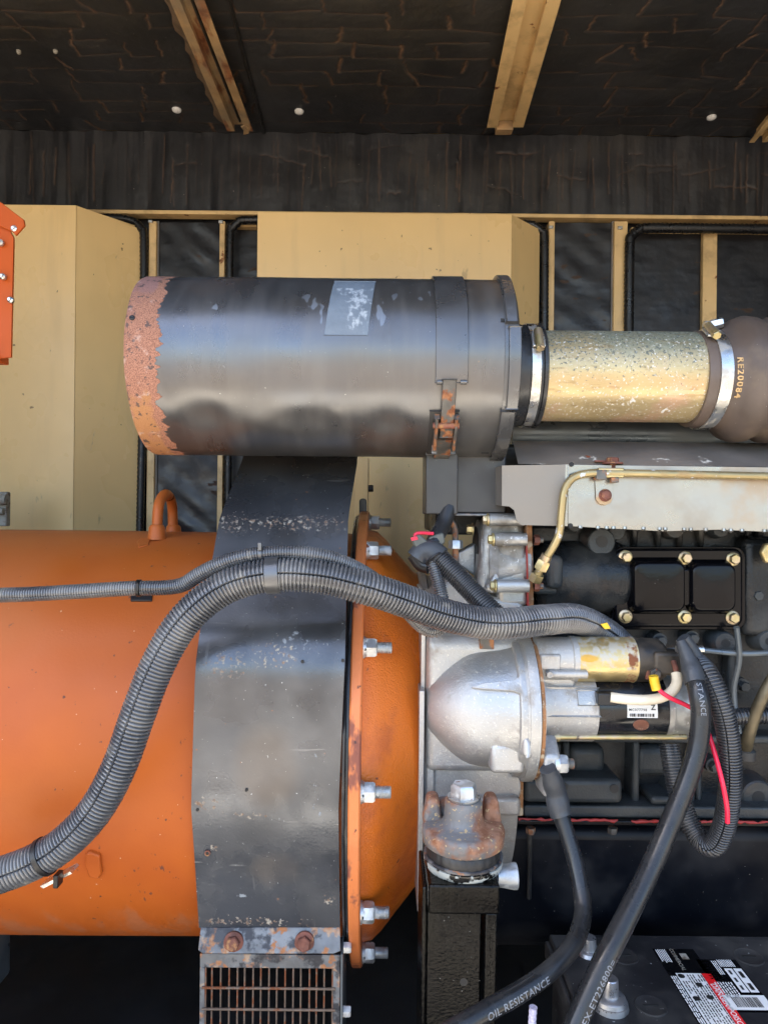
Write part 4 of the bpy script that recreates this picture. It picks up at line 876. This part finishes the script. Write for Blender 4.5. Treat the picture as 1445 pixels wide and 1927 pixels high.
# black bracket under the can
bk = thing('filter_bracket', 'black sheet bracket boxes under the air cleaner', 'bracket', P(865, 968, 1.0))
part('front_box', MB().box(P(802, 840, .975), P(850, 968, 1.06)), M['bracket'], bk, bev=.002)
part('rear_box', MB().box(P(855, 840, .99), P(932, 966, 1.08)), M['bracket'], bk, bev=.002)
part('bottom_lip', MB().box(P(845, 966, .985), P(925, 971, 1.05)), M['galv_dirty'], bk, bev=.001)

# ------------------------------------------------------------------ starter motor
sm = thing('starter_motor', 'starter motor with silver nose and gold solenoid on top', 'starter motor', P(1150, 1390, YS))
def sx_(px, Y=.9): return P(px, 1325, Y).x
R1 = .0455
part('gasket_plate', MB().prism([V((XH1+.0105, y, z)) for y, z in [(YS-.098*math.cos(a_), ZS+.098*math.sin(a_)) for a_ in [2*math.pi*k/48 for k in range(48)]]], (.0045, 0, 0)), M['gasket'], sm)
nose = part('nose_housing', MB().rev((0, YS, ZS), X_, [(XH1+.0155, .0), (XH1+.0155, .070), (XH1+.022, .071), (XH1+.024, .054), (XH1+.045, .049), (sx_(1134), .0485), (sx_(1134), .0)], 72), M['castal'], sm, smooth=40)
part('nose_ear', MB().prism([V((XH1+.0152, YS-.062, ZS-.022)), V((XH1+.0152, YS-.088, ZS-.042)), V((XH1+.0152, YS-.088, ZS-.094)), V((XH1+.0152, YS-.04, ZS-.100)), V((XH1+.0152, YS, ZS-.06))], (.021, 0, 0)), M['castal'], nose, bev=.004)
part('nose_step', MB().arcbox((YS, ZS), sx_(1020), sx_(1134), .03, .0515, -2, 40, 10), M['castal'], nose, bev=.002)
part('nose_notch', MB().arcbox((YS, ZS), sx_(1092), sx_(1133), .03, .0530, 14, 36, 8), M['castal2'], nose, bev=.001)
part('yoke', MB().rev((0, YS, ZS), X_, [(sx_(1133), .0), (sx_(1133), R1), (sx_(1270), R1), (sx_(1270), 0)], 72), M['yoke'], sm)
part('end_cover', MB().rev((0, YS, ZS), X_, [(sx_(1270.3), 0), (sx_(1270.3), R1+.001), (sx_(1281), R1+.001), (sx_(1283), R1), (sx_(1318), R1-.001), (sx_(1338), R1-.012), (sx_(1342), R1-.025), (sx_(1342), 0)], 72), M['castal2'], sm)
ZV = ZS + P(1100, 1228, .9).z - P(1100, 1326, .9).z; YV = YS - .02
part('bridge', MB().box((sx_(1012), YV-.015, ZS+.02), (sx_(1094), YV+.04, ZV)), M['castal'], nose, bev=.004)
part('solenoid_head', MB().rev((0, YV, ZV), X_, [(sx_(1012), 0), (sx_(1012), .027), (sx_(1016), .0295), (sx_(1084), .0295), (sx_(1086), .031), (sx_(1096), .031), (sx_(1096), 0)], 48), M['castal'], sm)
part('head_block', MB().box((sx_(1018), YV-.030, ZV-.010), (sx_(1060), YV+.01, ZV+.012)), M['castal'], sm, bev=.003)
c = V((sx_(1036), YV-.030, ZV-.014)); part('screw', MB().hexa(c, TOCAM, .005, .006).cyl(c, c + X_*.05 + TOCAM*.0, .0055, 14), M['castal'], sm)
part('solenoid', MB().rev((0, YV, ZV), X_, [(sx_(1096), 0), (sx_(1096), .0302), (sx_(1204), .0302), (sx_(1206), .0308), (sx_(1209), .0308), (sx_(1209), 0)], 56), M['solgold'], sm)
cap = part('solenoid_cap', MB().rev((0, YV, ZV), X_, [(sx_(1209.2), 0), (sx_(1209.2), .0296), (sx_(1258), .029), (sx_(1268), .024), (sx_(1270), .0)], 56), M['solblack'], sm, smooth=50)
c = P(1272, 1222, YV-.028); part('terminal', MB().cyl(c, c + X_*.035, .005, 16).hexa(c + X_*.004, X_, .010, .008), M['zinc'], cap)
part('terminal_lug', MB().prism([P(1274,1206,YV-.03), P(1284,1202,YV-.03), P(1300,1222,YV-.03), P(1296,1240,YV-.03), P(1280,1236,YV-.03)], (0, .006, 0)), M['zinc'], cap, bev=.001)
part('terminal_shoulder', MB().box(P(1232, 1228, YV-.032), P(1268, 1262, YV)), M['solblack'], cap, bev=.004)
c = P(1231, 1267, YV-.030); part('terminal', MB().hexa(c, TOCAM, .0075, .006).cyl(c, c + TOCAM*.010, .004, 12), M['latch'], cap)
part('terminal_lug', MB().box(P(1216, 1260, YV-.028), P(1226, 1276, YV-.018)), M['rust'], cap, bev=.001)
rod = part('through_bolt', MB().cyl(P(1052, 1387, YS-.035), P(1290, 1387, YS-.035), .0036, 14).cyl(P(1040, 1387, YS-.035), P(1052, 1387, YS-.035), .006, 14), M['zyellow'], sm)
def yk(px, py, dr=.0006): return onbarrel(px, py, dr, (YS, ZS, R1))
part('rust_disc', MB().prism([yk(1205+15*math.cos(t_), 1363+10*math.sin(t_), -.001) for t_ in [2*math.pi*k/28 for k in range(28)]], nb(yk(1205, 1363), (YS, ZS))*.0022), M['rustdisc'], sm, bev=.0006)
# maker's label, lettering follows the round body
aL, aH = [math.degrees(math.atan2(p.z-ZS, YS-p.y)) for p in (yk(1208, 1351), yk(1208, 1316))]
lb = part('maker_label', MB().arcbox((YS, ZS), yk(1180,1335).x, yk(1237,1335).x, R1-.002, R1+.0005, aL, aH, 12), M['white'], sm)
lxc = yk(1208, 1335).x; LW = yk(1237,1335).x - yk(1180,1335).x
def lab(a_): 
    def f(u, v): 
        t_ = R(a_) + v/R1; r_ = R1+.0008; return V((lxc+u, YS-r_*math.cos(t_), ZS+r_*math.sin(t_)))
    return f
b = MB(); span = aH-aL
text_map(b, 'TYPE M008T80071A', .0034, lambda u, v: lab(aL+span*.80)(u-.005, v), .00005)
text_map(b, 'MC077798', .0046, lambda u, v: lab(aL+span*.44)(u-.006, v), .00005, space=1.2)
text_map(b, 'Z', .0095, lambda u, v: lab(aL+span*.58)(u+.0145, v), .0002)
for k in range(34):
    u0 = -LW*.42 + LW*.82*k/34; w_ = rnd.choice((.0003, .0006, .0009)); q = []
    for uu, vv in ((u0, -.0021), (u0+w_, -.0021), (u0+w_, .0021), (u0, .0021)): q.append(lab(aL+span*.15)(uu, vv))
    b.add(q, [(0, 1, 2, 3)])
part('label_print', b, M['blackprint'], lb, smooth=0)
# nose bolt with earth cable
c = P(1046, 1437, .885); nn = part('mounting_nut', MB().hexa(c, X_, .0125, .014, R(12)).cyl(c - X_*.004, c + X_*.002, .014, 24), M['steel'], sm)
part('stud', MB().cyl(c, c + X_*.022, .0065, 16), M['latch'], nn)

# ------------------------------------------------------------------ cables, conduits, wires
def corrugated(name, label, ctrl, ro, ri, pitch, m, seam=None, parent=None, group='corrugated conduits', n=36):
    pts = spline(ctrl, pitch/6); T, N_, B_ = frames(pts)
    pr = (0., .86, 1., 1., .86, 0.)
    A = [2*math.pi*k/n for k in range(n)]; dz = [0.]*n
    if seam is not None:
        A = [a_ for a_ in A if abs((a_-seam+math.pi) % (2*math.pi)-math.pi) > .11]
        A += [seam-.07, seam, seam+.07]; A = sorted([a_ % (2*math.pi) for a_ in A]); dz = [1. if abs(a_-seam % (2*math.pi)) < 1e-6 else 0. for a_ in A]
    vs = []; q = len(A)
    for i, p_ in enumerate(pts):
        r0 = ri + (ro-ri)*pr[i % 6]; jit = 1+.006*math.sin(i*.37)
        for a_, z_ in zip(A, dz):
            r_ = r0*jit - z_*(ro*.22); vs.append(p_ + (N_[i]*math.cos(a_) + B_[i]*math.sin(a_))*r_)
    fs = [(i*q+k, i*q+(k+1) % q, (i+1)*q+(k+1) % q, (i+1)*q+k) for i in range(len(pts)-1) for k in range(q)]
    fs += [tuple(range(q))[::-1], tuple((len(pts)-1)*q+k for k in range(q))]
    b = MB(); b.add(vs, fs)
    if parent: return part(name, b, M[m], parent, smooth=60), pts
    o = part(name, b, M[m], smooth=60, label=label, cat='conduit', group=group, origin=pts[0]); return o, pts
mc = thing('corrugated_conduit', 'thick grey corrugated conduit curving across shroud and alternator', 'conduit', P(0, 1648, .80), 'corrugated conduits')
_, cp = corrugated('sheath', '', PP((-60,1668,.80),(0,1647,.80),(60,1624,.80),(120,1588,.80),(180,1525,.80),(226,1440,.80),(262,1340,.80),(300,1246,.803),(350,1165,.807),(420,1108,.81),(500,1084,.812),(600,1086,.815),(690,1107,.82),(760,1130,.835),(830,1155,.855),(900,1171,.872),(960,1173,.885),(1030,1166,.91),(1085,1165,.945),(1140,1190,.985),(1185,1230,1.01)), .0203, .0172, .0046, 'conduit', -.2, mc)
def ring(pts, s, w_, r_, name, parent, m, n=32, th=.0012):
    L = 0
    for i in range(1, len(pts)):
        L += (pts[i]-pts[i-1]).length
        if L >= s: break
    t_ = (pts[min(i+3, len(pts)-1)]-pts[i-3]).normalized()
    return part(name, MB().rev(pts[i]-t_*w_/2, t_, [(0, r_-.001), (0, r_+th), (w_, r_+th), (w_, r_-.001)], n, TOCAM, closed=True), M[m], parent, bev=.0003), pts[i], t_
def s_at(pts, px, py):     # arc length nearest to a picture point
    best, L, Lb = 9, 0, 0
    for i in range(len(pts)):
        if i: L += (pts[i]-pts[i-1]).length
        x = pts[i]; u_ = ((x.x*CR + x.z*SR)/x.y*F + 722.5, 963.5 - (-x.x*SR + x.z*CR)/x.y*F)
        d_ = math.hypot(u_[0]-px, u_[1]-py)
        if L == 0 or d_ < best: best, Lb = d_, L
    return Lb
cl = thing('conduit_clip', 'grey metal strap clip holding the thick conduit to the shroud', 'clip', P(514, 1085, .84))
ring(cp, s_at(cp, 514, 1084), .0155, .0208, 'band', cl, 'strap')
part('foot', MB().box(P(506, 1052, .84), P(524, 1060, .90)), M['strap'], cl)
tz = thing('cable_tie', 'black cable tie with cut blade end on the thick conduit at lower left', 'cable tie', P(90, 1650, .80))
ring(cp, s_at(cp, 84, 1610), .006, .0208, 'band', tz, 'black')
part('base_plate', MB().prism([P(76,1668,.83), P(132,1640,.83), P(136,1644,.83), P(82,1672,.83)], (0, .02, 0)), M['zinc'], tz)
part('head', MB().box(P(100, 1648, .815), P(120, 1660, .83)), M['black'], tz, bev=.001)
_, c2 = corrugated('corrugated_conduit', 'thin grey corrugated conduit running left above the thick one', PP((-60,1123,.842),(0,1120,.842),(60,1118,.842),(150,1113,.842),(250,1107,.842),(310,1106,.842),(345,1100,.838),(372,1083,.832),(405,1066,.826),(450,1050,.822),(500,1042,.822),(560,1041,.825),(620,1050,.83),(680,1075,.85),(735,1115,.88),(770,1155,.90),(795,1180,.91),(818,1187,.915),(834,1174,.92),(834,1140,.925),(826,1100,.93),(815,1062,.935),(806,1040,.94)), .0092, .0077, .0031, 'conduit', .35, n=26)
for lab_, px, py in (('black cable tie saddle holding thin conduit to the orange barrel', 262, 1107), ('grey cable tie round thin conduit on the shroud', 491, 1043)):
    t_ = thing('cable_tie', lab_, 'cable tie', P(px, py, .84))
    ring(c2, s_at(c2, px, py), .0042, .0094, 'band', t_, 'black' if px < 400 else 'strap')
    if px < 400:
        part('saddle', pad([(248,1113),(289,1113),(287,1133),(247,1133)], .004), M['black'], t_, bev=.0008); part('head', MB().box(P(256, 1098, .83), P(264, 1112, .835)), M['black'], t_, bev=.0008)
    else: part('tail', MB().box(P(485, 1021, .81), P(494, 1036, .816)), M['strap'], t_, bev=.0008)
_, c3 = corrugated('corrugated_conduit', 'dark branch conduit dropping from taped joint to the thick conduit', PP((795,1033,.945),(822,1047,.94),(850,1074,.93),(880,1105,.92),(912,1138,.905),(940,1165,.895)), .0145, .0124, .0033, 'conduit_dark', None, n=28)
_, c4 = corrugated('corrugated_conduit', 'black corrugated loop hanging right of the starter motor', PP((1312,1248,.90),(1330,1268,.875),(1350,1310,.86),(1366,1365,.855),(1373,1430,.855),(1372,1490,.86),(1364,1545,.87),(1350,1582,.88),(1334,1592,.89),(1315,1578,.905),(1293,1540,.92),(1277,1495,.93),(1265,1440,.94),(1258,1400,.95)), .0138, .0116, .0037, 'conduit_dark', .55, n=28)
_, c5 = corrugated('corrugated_conduit', 'black corrugated conduit low behind the loop at right edge', PP((1375,1350,1.0),(1410,1347,1.0),(1450,1347,1.0),(1520,1350,1.0)), .012, .0102, .005, 'conduit_dark', None, n=20)
# taped joint, plug, upper hose
tj = thing('taped_joint', 'black taped harness joint with grey plug and red wire', 'wiring joint', P(800, 1060, .95))
part('tape', MB().tube(spline(PP((785,1052,.945),(795,1040,.945),(812,1038,.942),(828,1050,.938)), .004), [.012, .014, .0165, .0175, .0175, .0175, .017, .0165, .0155, .0150, .0148, .0145][:99] if False else .0160, 20), M['boot'], tj)
part('tape_tail', MB().tube(spline(PP((778,1043,.945),(792,1062,.945),(806,1066,.942)), .004), .010, 14), M['black'], tj)
part('upper_hose', MB().tube(spline(PP((845,955,.985),(834,985,.975),(822,1008,.96),(812,1030,.95)), .004), .0115, 16), M['cable'], tj)
part('plug', MB().prism(pol([(806,1010),(834,1002),(838,1020),(826,1034),(806,1030)], .945), (0, .02, 0)).prism(pol([(772,1013),(790,1005),(808,1022),(795,1036),(780,1030)], .935), (0, .02, 0)), M['greyplug'], tj, bev=.0025)
part('red_wire', MB().tube(spline(PP((780,1010,.94),(782,1005,.94),(790,1003,.94),(815,1004,.945)), .003), .0024, 8), M['red'], tj)
part('red_wedge', MB().prism(pol([(772,1012),(784,1009),(787,1015),(775,1018)], .934), (0, .004, 0)), M['red'], tj)
part('tie', MB().tube(spline(PP((802,1062,.93),(812,1050,.922),(824,1042,.922),(838,1041,.935)), .003), .0018, 8), M['black'], tj)
ln = thing('steel_line', 'short grey steel line with hex fitting left of the pump', 'pipe', P(857, 1060, .99))
part('tube', MB().tube(spline(PP((845,975,1.0),(852,985,1.0),(856,1000,1.0),(857,1060,1.0)), .004), .0045, 12), M['latch'], ln)
part('hex_fitting', MB().hexa(P(857, 1032, 1.0), Z_, .0105, .012), M['steel'], ln)

def cable(label, ctrl, r_, m='cable', prints=()):
    pts = spline(ctrl, .004)
    t_ = thing('battery_cable', label, 'cable', pts[-1], 'thick battery cables')
    part('sheath', MB().tube(pts, r_, 28), M[m], t_)
    T, N_, B_ = frames(pts); L = [0]
    for i in range(1, len(pts)): L.append(L[-1] + (pts[i]-pts[i-1]).length)
    def at(s):
        i = min(max(int(np.searchsorted(L, s))-1, 0), len(pts)-2); f_ = (s-L[i])/(L[i+1]-L[i])
        return pts[i].lerp(pts[i+1], f_), N_[i].lerp(N_[i+1], f_).normalized(), B_[i].lerp(B_[i+1], f_).normalized()
    for txt, px, py, size, sgn, a0 in prints:
        s0 = s_at(pts, px, py)
        def fn(u, v):
            p_, n_, b_ = at(s0 + sgn*u); a_ = a0 - sgn*v/r_
            return p_ + (n_*math.cos(a_) + b_*math.sin(a_))*(r_+.0004)
        b = MB(); text_map(b, txt, size, fn, .00008, space=1.08); part('printing', b, M['paleprint'], t_, smooth=0)
    return t_, pts
ca, pa = cable('black earth cable from starter nose curving down to the left', PP((1052,1525,.875),(1066,1568,.865),(1083,1625,.85),(1095,1690,.83),(1094,1735,.81),(1075,1782,.785),(1035,1826,.76),(985,1862,.74),(920,1900,.72),(850,1940,.70),(800,1970,.69)), .0103, prints=(('OIL RESISTANCE', 966, 1873, .0104, -1, 0.12),))
bp = spline(PP((1030,1446,.868),(1038,1466,.872),(1045,1490,.878),(1051,1520,.875),(1056,1536,.872)), .004)
part('boot', MB().tube(bp, [.0105 + .0035*min(1, i/8) - .0012*math.sin(i*.9)*.5 for i in range(len(bp))], 24), M['boot'], ca)
cb, pb_ = cable('black starter cable hanging from the solenoid to the battery', PP((1300,1262,.872),(1313,1305,.85),(1318,1350,.845),(1311,1410,.84),(1290,1475,.832),(1262,1545,.82),(1225,1630,.80),(1180,1722,.77),(1140,1800,.745),(1108,1870,.73),(1080,1935,.72),(1060,1990,.71)), .0118, prints=(('STANCE', 1317, 1318, .0084, 1, .15), ('=RADAFLEX-ET226800=', 1090, 1896, .0100, -1, -.15)))
bp = spline(PP((1280,1206,.885),(1288,1225,.88),(1298,1252,.872),(1308,1286,.858)), .004)
part('boot', MB().tube(bp, [.0060 + .0068*min(1, i/9) for i in range(len(bp))], 24), M['boot'], cb)
part('second_boot', MB().tube(spline(PP((1284,1200,.90),(1300,1222,.90),(1316,1246,.895),(1326,1262,.88)), .004), .0088, 18), M['boot'], cb)
rw = thing('red_wire', 'thin red wire from solenoid terminal passing behind starter cable', 'wire', P(1367, 1545, .85))
part('insulation', MB().tube(spline(PP((1236,1294,.885),(1246,1304,.878),(1262,1314,.876),(1292,1328,.878),(1318,1345,.88),(1332,1378,.87),(1348,1432,.85),(1360,1480,.838),(1367,1520,.838),(1368,1548,.842)), .004), .0029, 10), M['red'], rw)
part('crimp', MB().tube(spline(PP((1229,1272,.886),(1231,1284,.886),(1235,1299,.884)), .003), .0060, 14), M['yellow'], rw)
ws = thing('woven_sleeve', 'cream woven sleeve curling over the starter body', 'cable sleeve', P(1145, 1314, .90))
part('sleeve', MB().tube(spline(PP((1148,1312,.905),(1180,1316,.90),(1220,1317,.898),(1248,1311,.895),(1266,1298,.893),(1273,1283,.894),(1272,1268,.90)), .003), .0066, 18), M['braid'], ws)
part('clip', MB().box(P(1125, 1305, .902), P(1152, 1322, .918)), M['black'], ws, bev=.0015)
part('lead', MB().tube(spline(PP((1272,1270,.90),(1270,1256,.905),(1266,1244,.91)), .003), .0035, 10), M['rust'], ws)
yt = part('yellow_tag', MB().prism(pol([(1130,1175),(1142,1172),(1149,1183),(1138,1184)], .94), (0, .003, 0)), M['yellow'], label='tiny yellow tag where thick conduit meets the solenoid', cat='tag')
ds = thing('dipstick_tube', 'dark metal dipstick tube at right edge', 'dipstick tube', P(1400, 1420, 1.0))
part('tube', MB().tube(spline(PP((1470,1250,.985),(1440,1300,.985),(1420,1345,.99),(1408,1385,1.0),(1402,1412,1.02)), .006), .0085, 16), mat('tarnished dark tube', (.16,.13,.08), .45, metal=.6, var=.4, vs=20), ds)
part('collar', MB().rev(P(1402, 1412, 1.02), Z_, [(-.012, .014), (0, .014), (.003, .010)], 20, X_), M['block2'], ds)

# ------------------------------------------------------------------ engine mount
mo = thing('engine_mount', 'rusty cast mount foot on rubber pad above black bracket', 'engine mount', P(870, 1660, .86))
cx, Ym = 871, .855
c0 = P(cx, 1605, Ym)
zt = c0.z
def my(py): return P(cx, py, Ym).z
def disk(rx, ry, z, n=48): return [V((c0.x + rx*math.cos(2*math.pi*k/n), Ym + ry*math.sin(2*math.pi*k/n), z)) for k in range(n)]
def loft(rows):
    b = MB(); n = len(rows[0]); vs = [q for r_ in rows for q in r_]
    fs = [(i*n+k, i*n+(k+1) % n, (i+1)*n+(k+1) % n, (i+1)*n+k) for i in range(len(rows)-1) for k in range(n)] + [tuple(range(n))[::-1], tuple((len(rows)-1)*n+k for k in range(n))]
    return b.add(vs, fs)
zc = P(cx, 1598, .81).z
def orow(h, s, sy=1): return disk(.0508*s, .052*s*sy, zc + h)
part('foot_casting', loft([orow(-.012, .93), orow(-.010, .98), orow(.0, 1.0), orow(.004, 1.0), orow(.0075, .975), orow(.0095, .91), orow(.0110, .66), orow(.0130, .535), orow(.0170, .48), orow(.024, .465), orow(.0385, .452), orow(.0410, .42)]), M['rustcast'], mo, smooth=50)
for sgn, px in ((-1, 815), (1, 918)):
    c = V((c0.x + sgn*.037, Ym+.006, zc+.004))
    part('foot_ear', MB().prism([c + V((-.013, 0, 0)), c + V((.013, 0, 0)), c + V((.010, 0, .016)), c + V((.0075, 0, .033)), c + V((-.0065, 0, .033)), c + V((-.010, 0, .016))], (0, .03, 0)), M['rustcast'], mo, bev=.005, seg=3)
part('foot_web', MB().box((c0.x-.03, Ym+.018, zc), (c0.x+.03, Ym+.06, zc+.022)), M['rustcast'], mo, bev=.008)
part('bolt_head', MB().hexa(V((c0.x, Ym, zc+.0435)), Z_, .0165, .016, R(10)), M['steel'], mo)
part('washer', MB().rev(V((c0.x, Ym, zc+.0402)), Z_, [(0, .0185), (.0035, .020), (.004, .016)], 32, X_), M['zinc'], mo)
# rubber with upright fissures
rows = []
for h, s in ((-.0265, .90), (-.025, .925), (-.020, .915), (-.0135, .90), (-.0125, .88)):
    n = 120; rows.append([V((c0.x + .049*s*(1-(.018 if k % 5 == 0 and -.026 < h < -.013 else 0))*math.cos(2*math.pi*k/n), Ym + .052*s*(1-(.018 if k % 5 == 0 and -.026 < h < -.013 else 0))*math.sin(2*math.pi*k/n), zc+h)) for k in range(n)])
part('rubber_pad', loft(rows), M['rubber'], mo, smooth=50)
part('cup_rim', loft([orow(-.0295, .90), orow(-.029, .95), orow(-.0265, .955), orow(-.0255, .93)]), M['galv_dirty'], mo)
part('white_smear', loft([orow(-.040, .90), orow(-.036, .95), orow(-.0305, .955), orow(-.0297, .92)]), mat('smeared white paint', (.36,.38,.36), .45, var=.1, layers=[dict(c=(.006,.006,.006), r=.2, s=45, t=.53, w=.03, st=(1,1,1.8)), dict(c=(.3,.27,.22), s=90, t=.6, w=.05)]), mo)
part('side_stud', MB().rev(P(935, 1648, .86), X_, [(0, .0125), (.020, .0155), (.024, .0155), (.025, .0135)], 28), M['steel'], mo)
mb = thing('mount_bracket', 'thickly painted glossy black bracket post under the engine mount', 'bracket', P(870, 1990, .84))
xa, xb = P(806, 1680, .81).x, P(939, 1680, .81).x
Yk = .805; z1 = P(870, 1666, Yk).z; z2 = P(870, 1722, Yk).z
part('cap', MB().box((xa, Yk, z2), (xb, Yk+.10, z1)), M['tarred'], mb, bev=.003, seg=3)
part('web', MB().prism([(xa-.001, Yk+.006, z2+.001), (xb-.020, Yk+.006, z2+.001), (xb-.022, Yk+.012, -.72), (xa-.002, Yk+.012, -.72)], (0, .006, 0)), M['tarred'], mb, bev=.002)
part('side_flange', MB().prism([(xb-.016, Yk+.002, z2+.001), (xb-.002, Yk+.002, z2+.001), (xb-.004, Yk+.008, -.72), (xb-.018, Yk+.008, -.72)], (0, .09, 0)), M['tarred'], mb, bev=.002)
part('left_flange', MB().prism([(xa-.007, Yk+.004, z2+.03), (xa-.0015, Yk+.004, z2+.03), (xa-.0025, Yk+.010, -.72), (xa-.008, Yk+.010, -.72)], (0, .09, 0)), M['tarred'], mb, bev=.002)
part('hole', MB().rev(V((P(872,1846,.815).x, Yk+.0085, P(872,1846,.815).z)), TOCAM, [(-.002, .0046), (.0006, .0046)], 18), M['blackprint'], mb)
part('neck', MB().prism([(xa+.001, Yk+.004, z1-.001), (xb-.002, Yk+.004, z1-.001), (xb-.016, Ym-.02, zc-.0395), (xa+.016, Ym-.02, zc-.0395)], (0, .05, 0)), M['tarred'], mb, bev=.002)

part('base_block', MB().box(P(-120, 1745, 1.02), P(22, 1830, 1.12)), M['bluebar'], bev=.006, label='blue grey base block under the alternator at lower left', cat='base block')
# ------------------------------------------------------------------ battery
ZT = -.58
ba = thing('battery', 'black battery with danger label and lead post at lower right', 'battery', (.36, .80, ZT-.22))
bx0 = PZ(1032, 1757, ZT).x; by1 = PZ(1032, 1757, ZT).y
part('lid', MB().box((bx0, .66, ZT-.045), (bx0+.33, by1, ZT)), M['batt'], ba, bev=.003)
part('case', MB().box((bx0+.004, .664, ZT-.22), (bx0+.326, by1-.004, ZT-.046)), M['batt'], ba, bev=.003)
part('lid_step', MB().box((bx0-.007, .66, ZT-.028), (bx0-.0003, by1-.006, ZT-.006)), M['batt'], ba, bev=.002)
part('lid_seam', MB().prism([PZ(1137, 1808, ZT), PZ(1139, 1808, ZT), PZ(1186, 1927, ZT), PZ(1183, 1927, ZT)], (0, 0, .0004)), M['blackprint'], ba)
for px, py in ((1173, 1799), (1224, 1893), (1408, 1801)):
    c = PZ(px, py, ZT); vc = part('vent_cap', MB().rev(c, Z_, [(0, .0185), (.0006, .0185), (.0012, .0172), (.0008, .0165), (.0008, 0)], 36, X_), M['batt'], ba)
    part('coin_slot', MB().box(c + V((-.009, -.0010, .001)), c + V((.009, .0010, .0016))), M['blackprint'], vc)
c = PZ(1147, 1893, ZT)
po = part('lead_post', MB().rev(c, Z_, [(0, .0215), (.006, .0205), (.0065, .019), (.011, .018), (.013, .0155), (.0135, .0100), (.032, .0090), (.033, .0080), (.0325, .004), (.0325, 0)], 40, X_), M['lead'], ba)
c = PZ(1108, 1792, ZT); part('rear_post', MB().rev(c, Z_, [(0, .017), (.004, .015), (.005, .0095), (.020, .0085), (.021, 0)], 30, X_), M['lead'], ba)
# stickers: u runs towards the viewer, v to the right
lx0, lx1 = PZ(1227, 1786, ZT).x, PZ(1286, 1786, ZT).x; ly = PZ(1227, 1786, ZT).y
def tagm(zoff):
    return lambda x, y: V((x, y, ZT+zoff))
def quad(b, x0, x1, y0, y1, z=.0006): return b.add([(x0,y0,ZT+z),(x1,y0,ZT+z),(x1,y1,ZT+z),(x0,y1,ZT+z)], [(0,1,2,3)])
st1 = part('warning_sticker', MB().box((lx0, .66, ZT+.0001), (lx1+.012, ly, ZT+.0005)), M['gloss'], ba)
wpx0 = lx0+.013; wy1 = PZ(1270, 1832, ZT).y
b = MB(); quad(b, lx0+.010, lx1, .662, wy1); part('white_field', b, M['white'], st1)
b = MB(); quad(b, lx1+.0004, lx1+.012, .662, wy1); part('red_field', b, M['redprint'], st1)
b = MB(); text_map(b, 'DANGER/POISON', .0098, lambda u, v: V((lx1+.006+v, wy1-.058-u, ZT+.0009)), .0001); 
for k in range(6): quad(b, lx0+.0025+k*.0023, lx0+.0037+k*.0023, ly-.030+rnd.random()*.006, ly-.002, .0009)
for k in range(3):
    y = wy1-.006
    while y > .68:
        l_ = rnd.uniform(.004, .012); quad(b, lx0+.0014+k*.0026, lx0+.0030+k*.0026, y-l_, y, .0009); y -= l_+.0015
part('white_print', b, M['white'], st1, smooth=0)
b = MB(); text_map(b, 'COMMERCIAL', .0070, lambda u, v: V((lx0+.024+v, ly-.022-u, ZT+.0009)), .0001)
quad(b, lx0+.031, lx0+.040, ly-.022, ly-.010, .0009)
part('grey_print', b, M['greybrkt'], st1, smooth=0)
b = MB()
y = wy1-.004; 
for col in range(9):
    x = lx0+.0125 + col*.0034; y = wy1-.003 - (.012 if col < 3 else .0)
    while y > .67:
        l_ = rnd.uniform(.002, .007); 
        if rnd.random() < .86: quad(b, x, x+.0016, y-l_, y, .0009)
        y -= l_+.001
for cxp, cyp in ((lx0+.015, wy1-.006), (lx0+.030, wy1-.022), (lx0+.016, wy1-.046), (lx0+.033, wy1-.044)):
    b.rev(V((cxp, cyp, ZT+.0006)), Z_, [(.0004, .0030), (.0005, .0042)], 18, X_)
part('fine_print', b, M['blackprint'], st1, smooth=0)
sx0, sy1 = PZ(1308, 1806, ZT).x, PZ(1308, 1806, ZT).y
st2 = part('date_sticker', MB().box((sx0, sy1-.095, ZT+.0001), (sx0+.052, sy1, ZT+.0005)), M['gloss'], ba)
b = MB()
for i in range(4):
    for j in range(8): b.rev(V((sx0+.004+i*.0042, sy1-.004-j*.0048, ZT+.0006)), Z_, [(.0004, .0015), (.0004, .0)], 10, X_)
for k in range(9): quad(b, sx0+.026+k*.0022, sx0+.0272+k*.0022, sy1-.015, sy1-.001, .0009)
for k in range(3): quad(b, sx0+.018+k*.0024, sx0+.0192+k*.0024, sy1-.030, sy1-.003, .0009)
quad(b, sx0+.028, sx0+.038, sy1-.062, sy1-.018, .0009); quad(b, sx0+.0395, sx0+.050, sy1-.062, sy1-.018, .0009)
for k in range(7):
    y = sy1-.044
    while y > sy1-.066:
        l_ = rnd.uniform(.003, .008); quad(b, sx0+.003+k*.0033, sx0+.0046+k*.0033, y-l_, y, .0009); y -= l_+.0012
quad(b, sx0+.001, sx0+.052, sy1-.092, sy1-.067, .0009)
part('white_print', b, M['white'], st2, smooth=0)
b = MB(); x = sx0+.010
while x < sx0+.042:
    w_ = rnd.choice((.0005, .0009, .0014)); quad(b, x, x+w_, sy1-.088, sy1-.071, .0012); x += w_+rnd.choice((.0005, .0008))
for k in range(3): quad(b, sx0+.031, sx0+.034, sy1-.030-k*.014, sy1-.022-k*.014, .0012)
for y0, y1 in ((.024, .036), (.046, .058)): quad(b, sx0+.0425, sx0+.047, sy1-y1, sy1-y0, .0012)
part('black_print', b, M['blackprint'], st2, smooth=0)
ro = part('rope_end', MB().tube(spline(PP((1000,1990,.80),(1001,1925,.80),(1003,1895,.80)), .003), [.0042+.0006*(i % 2) for i in range(len(spline(PP((1000,1990,.80),(1001,1925,.80),(1003,1895,.80)), .003)))], 10), M['rope'], label='pale violet rope end hanging left of the battery', cat='rope')
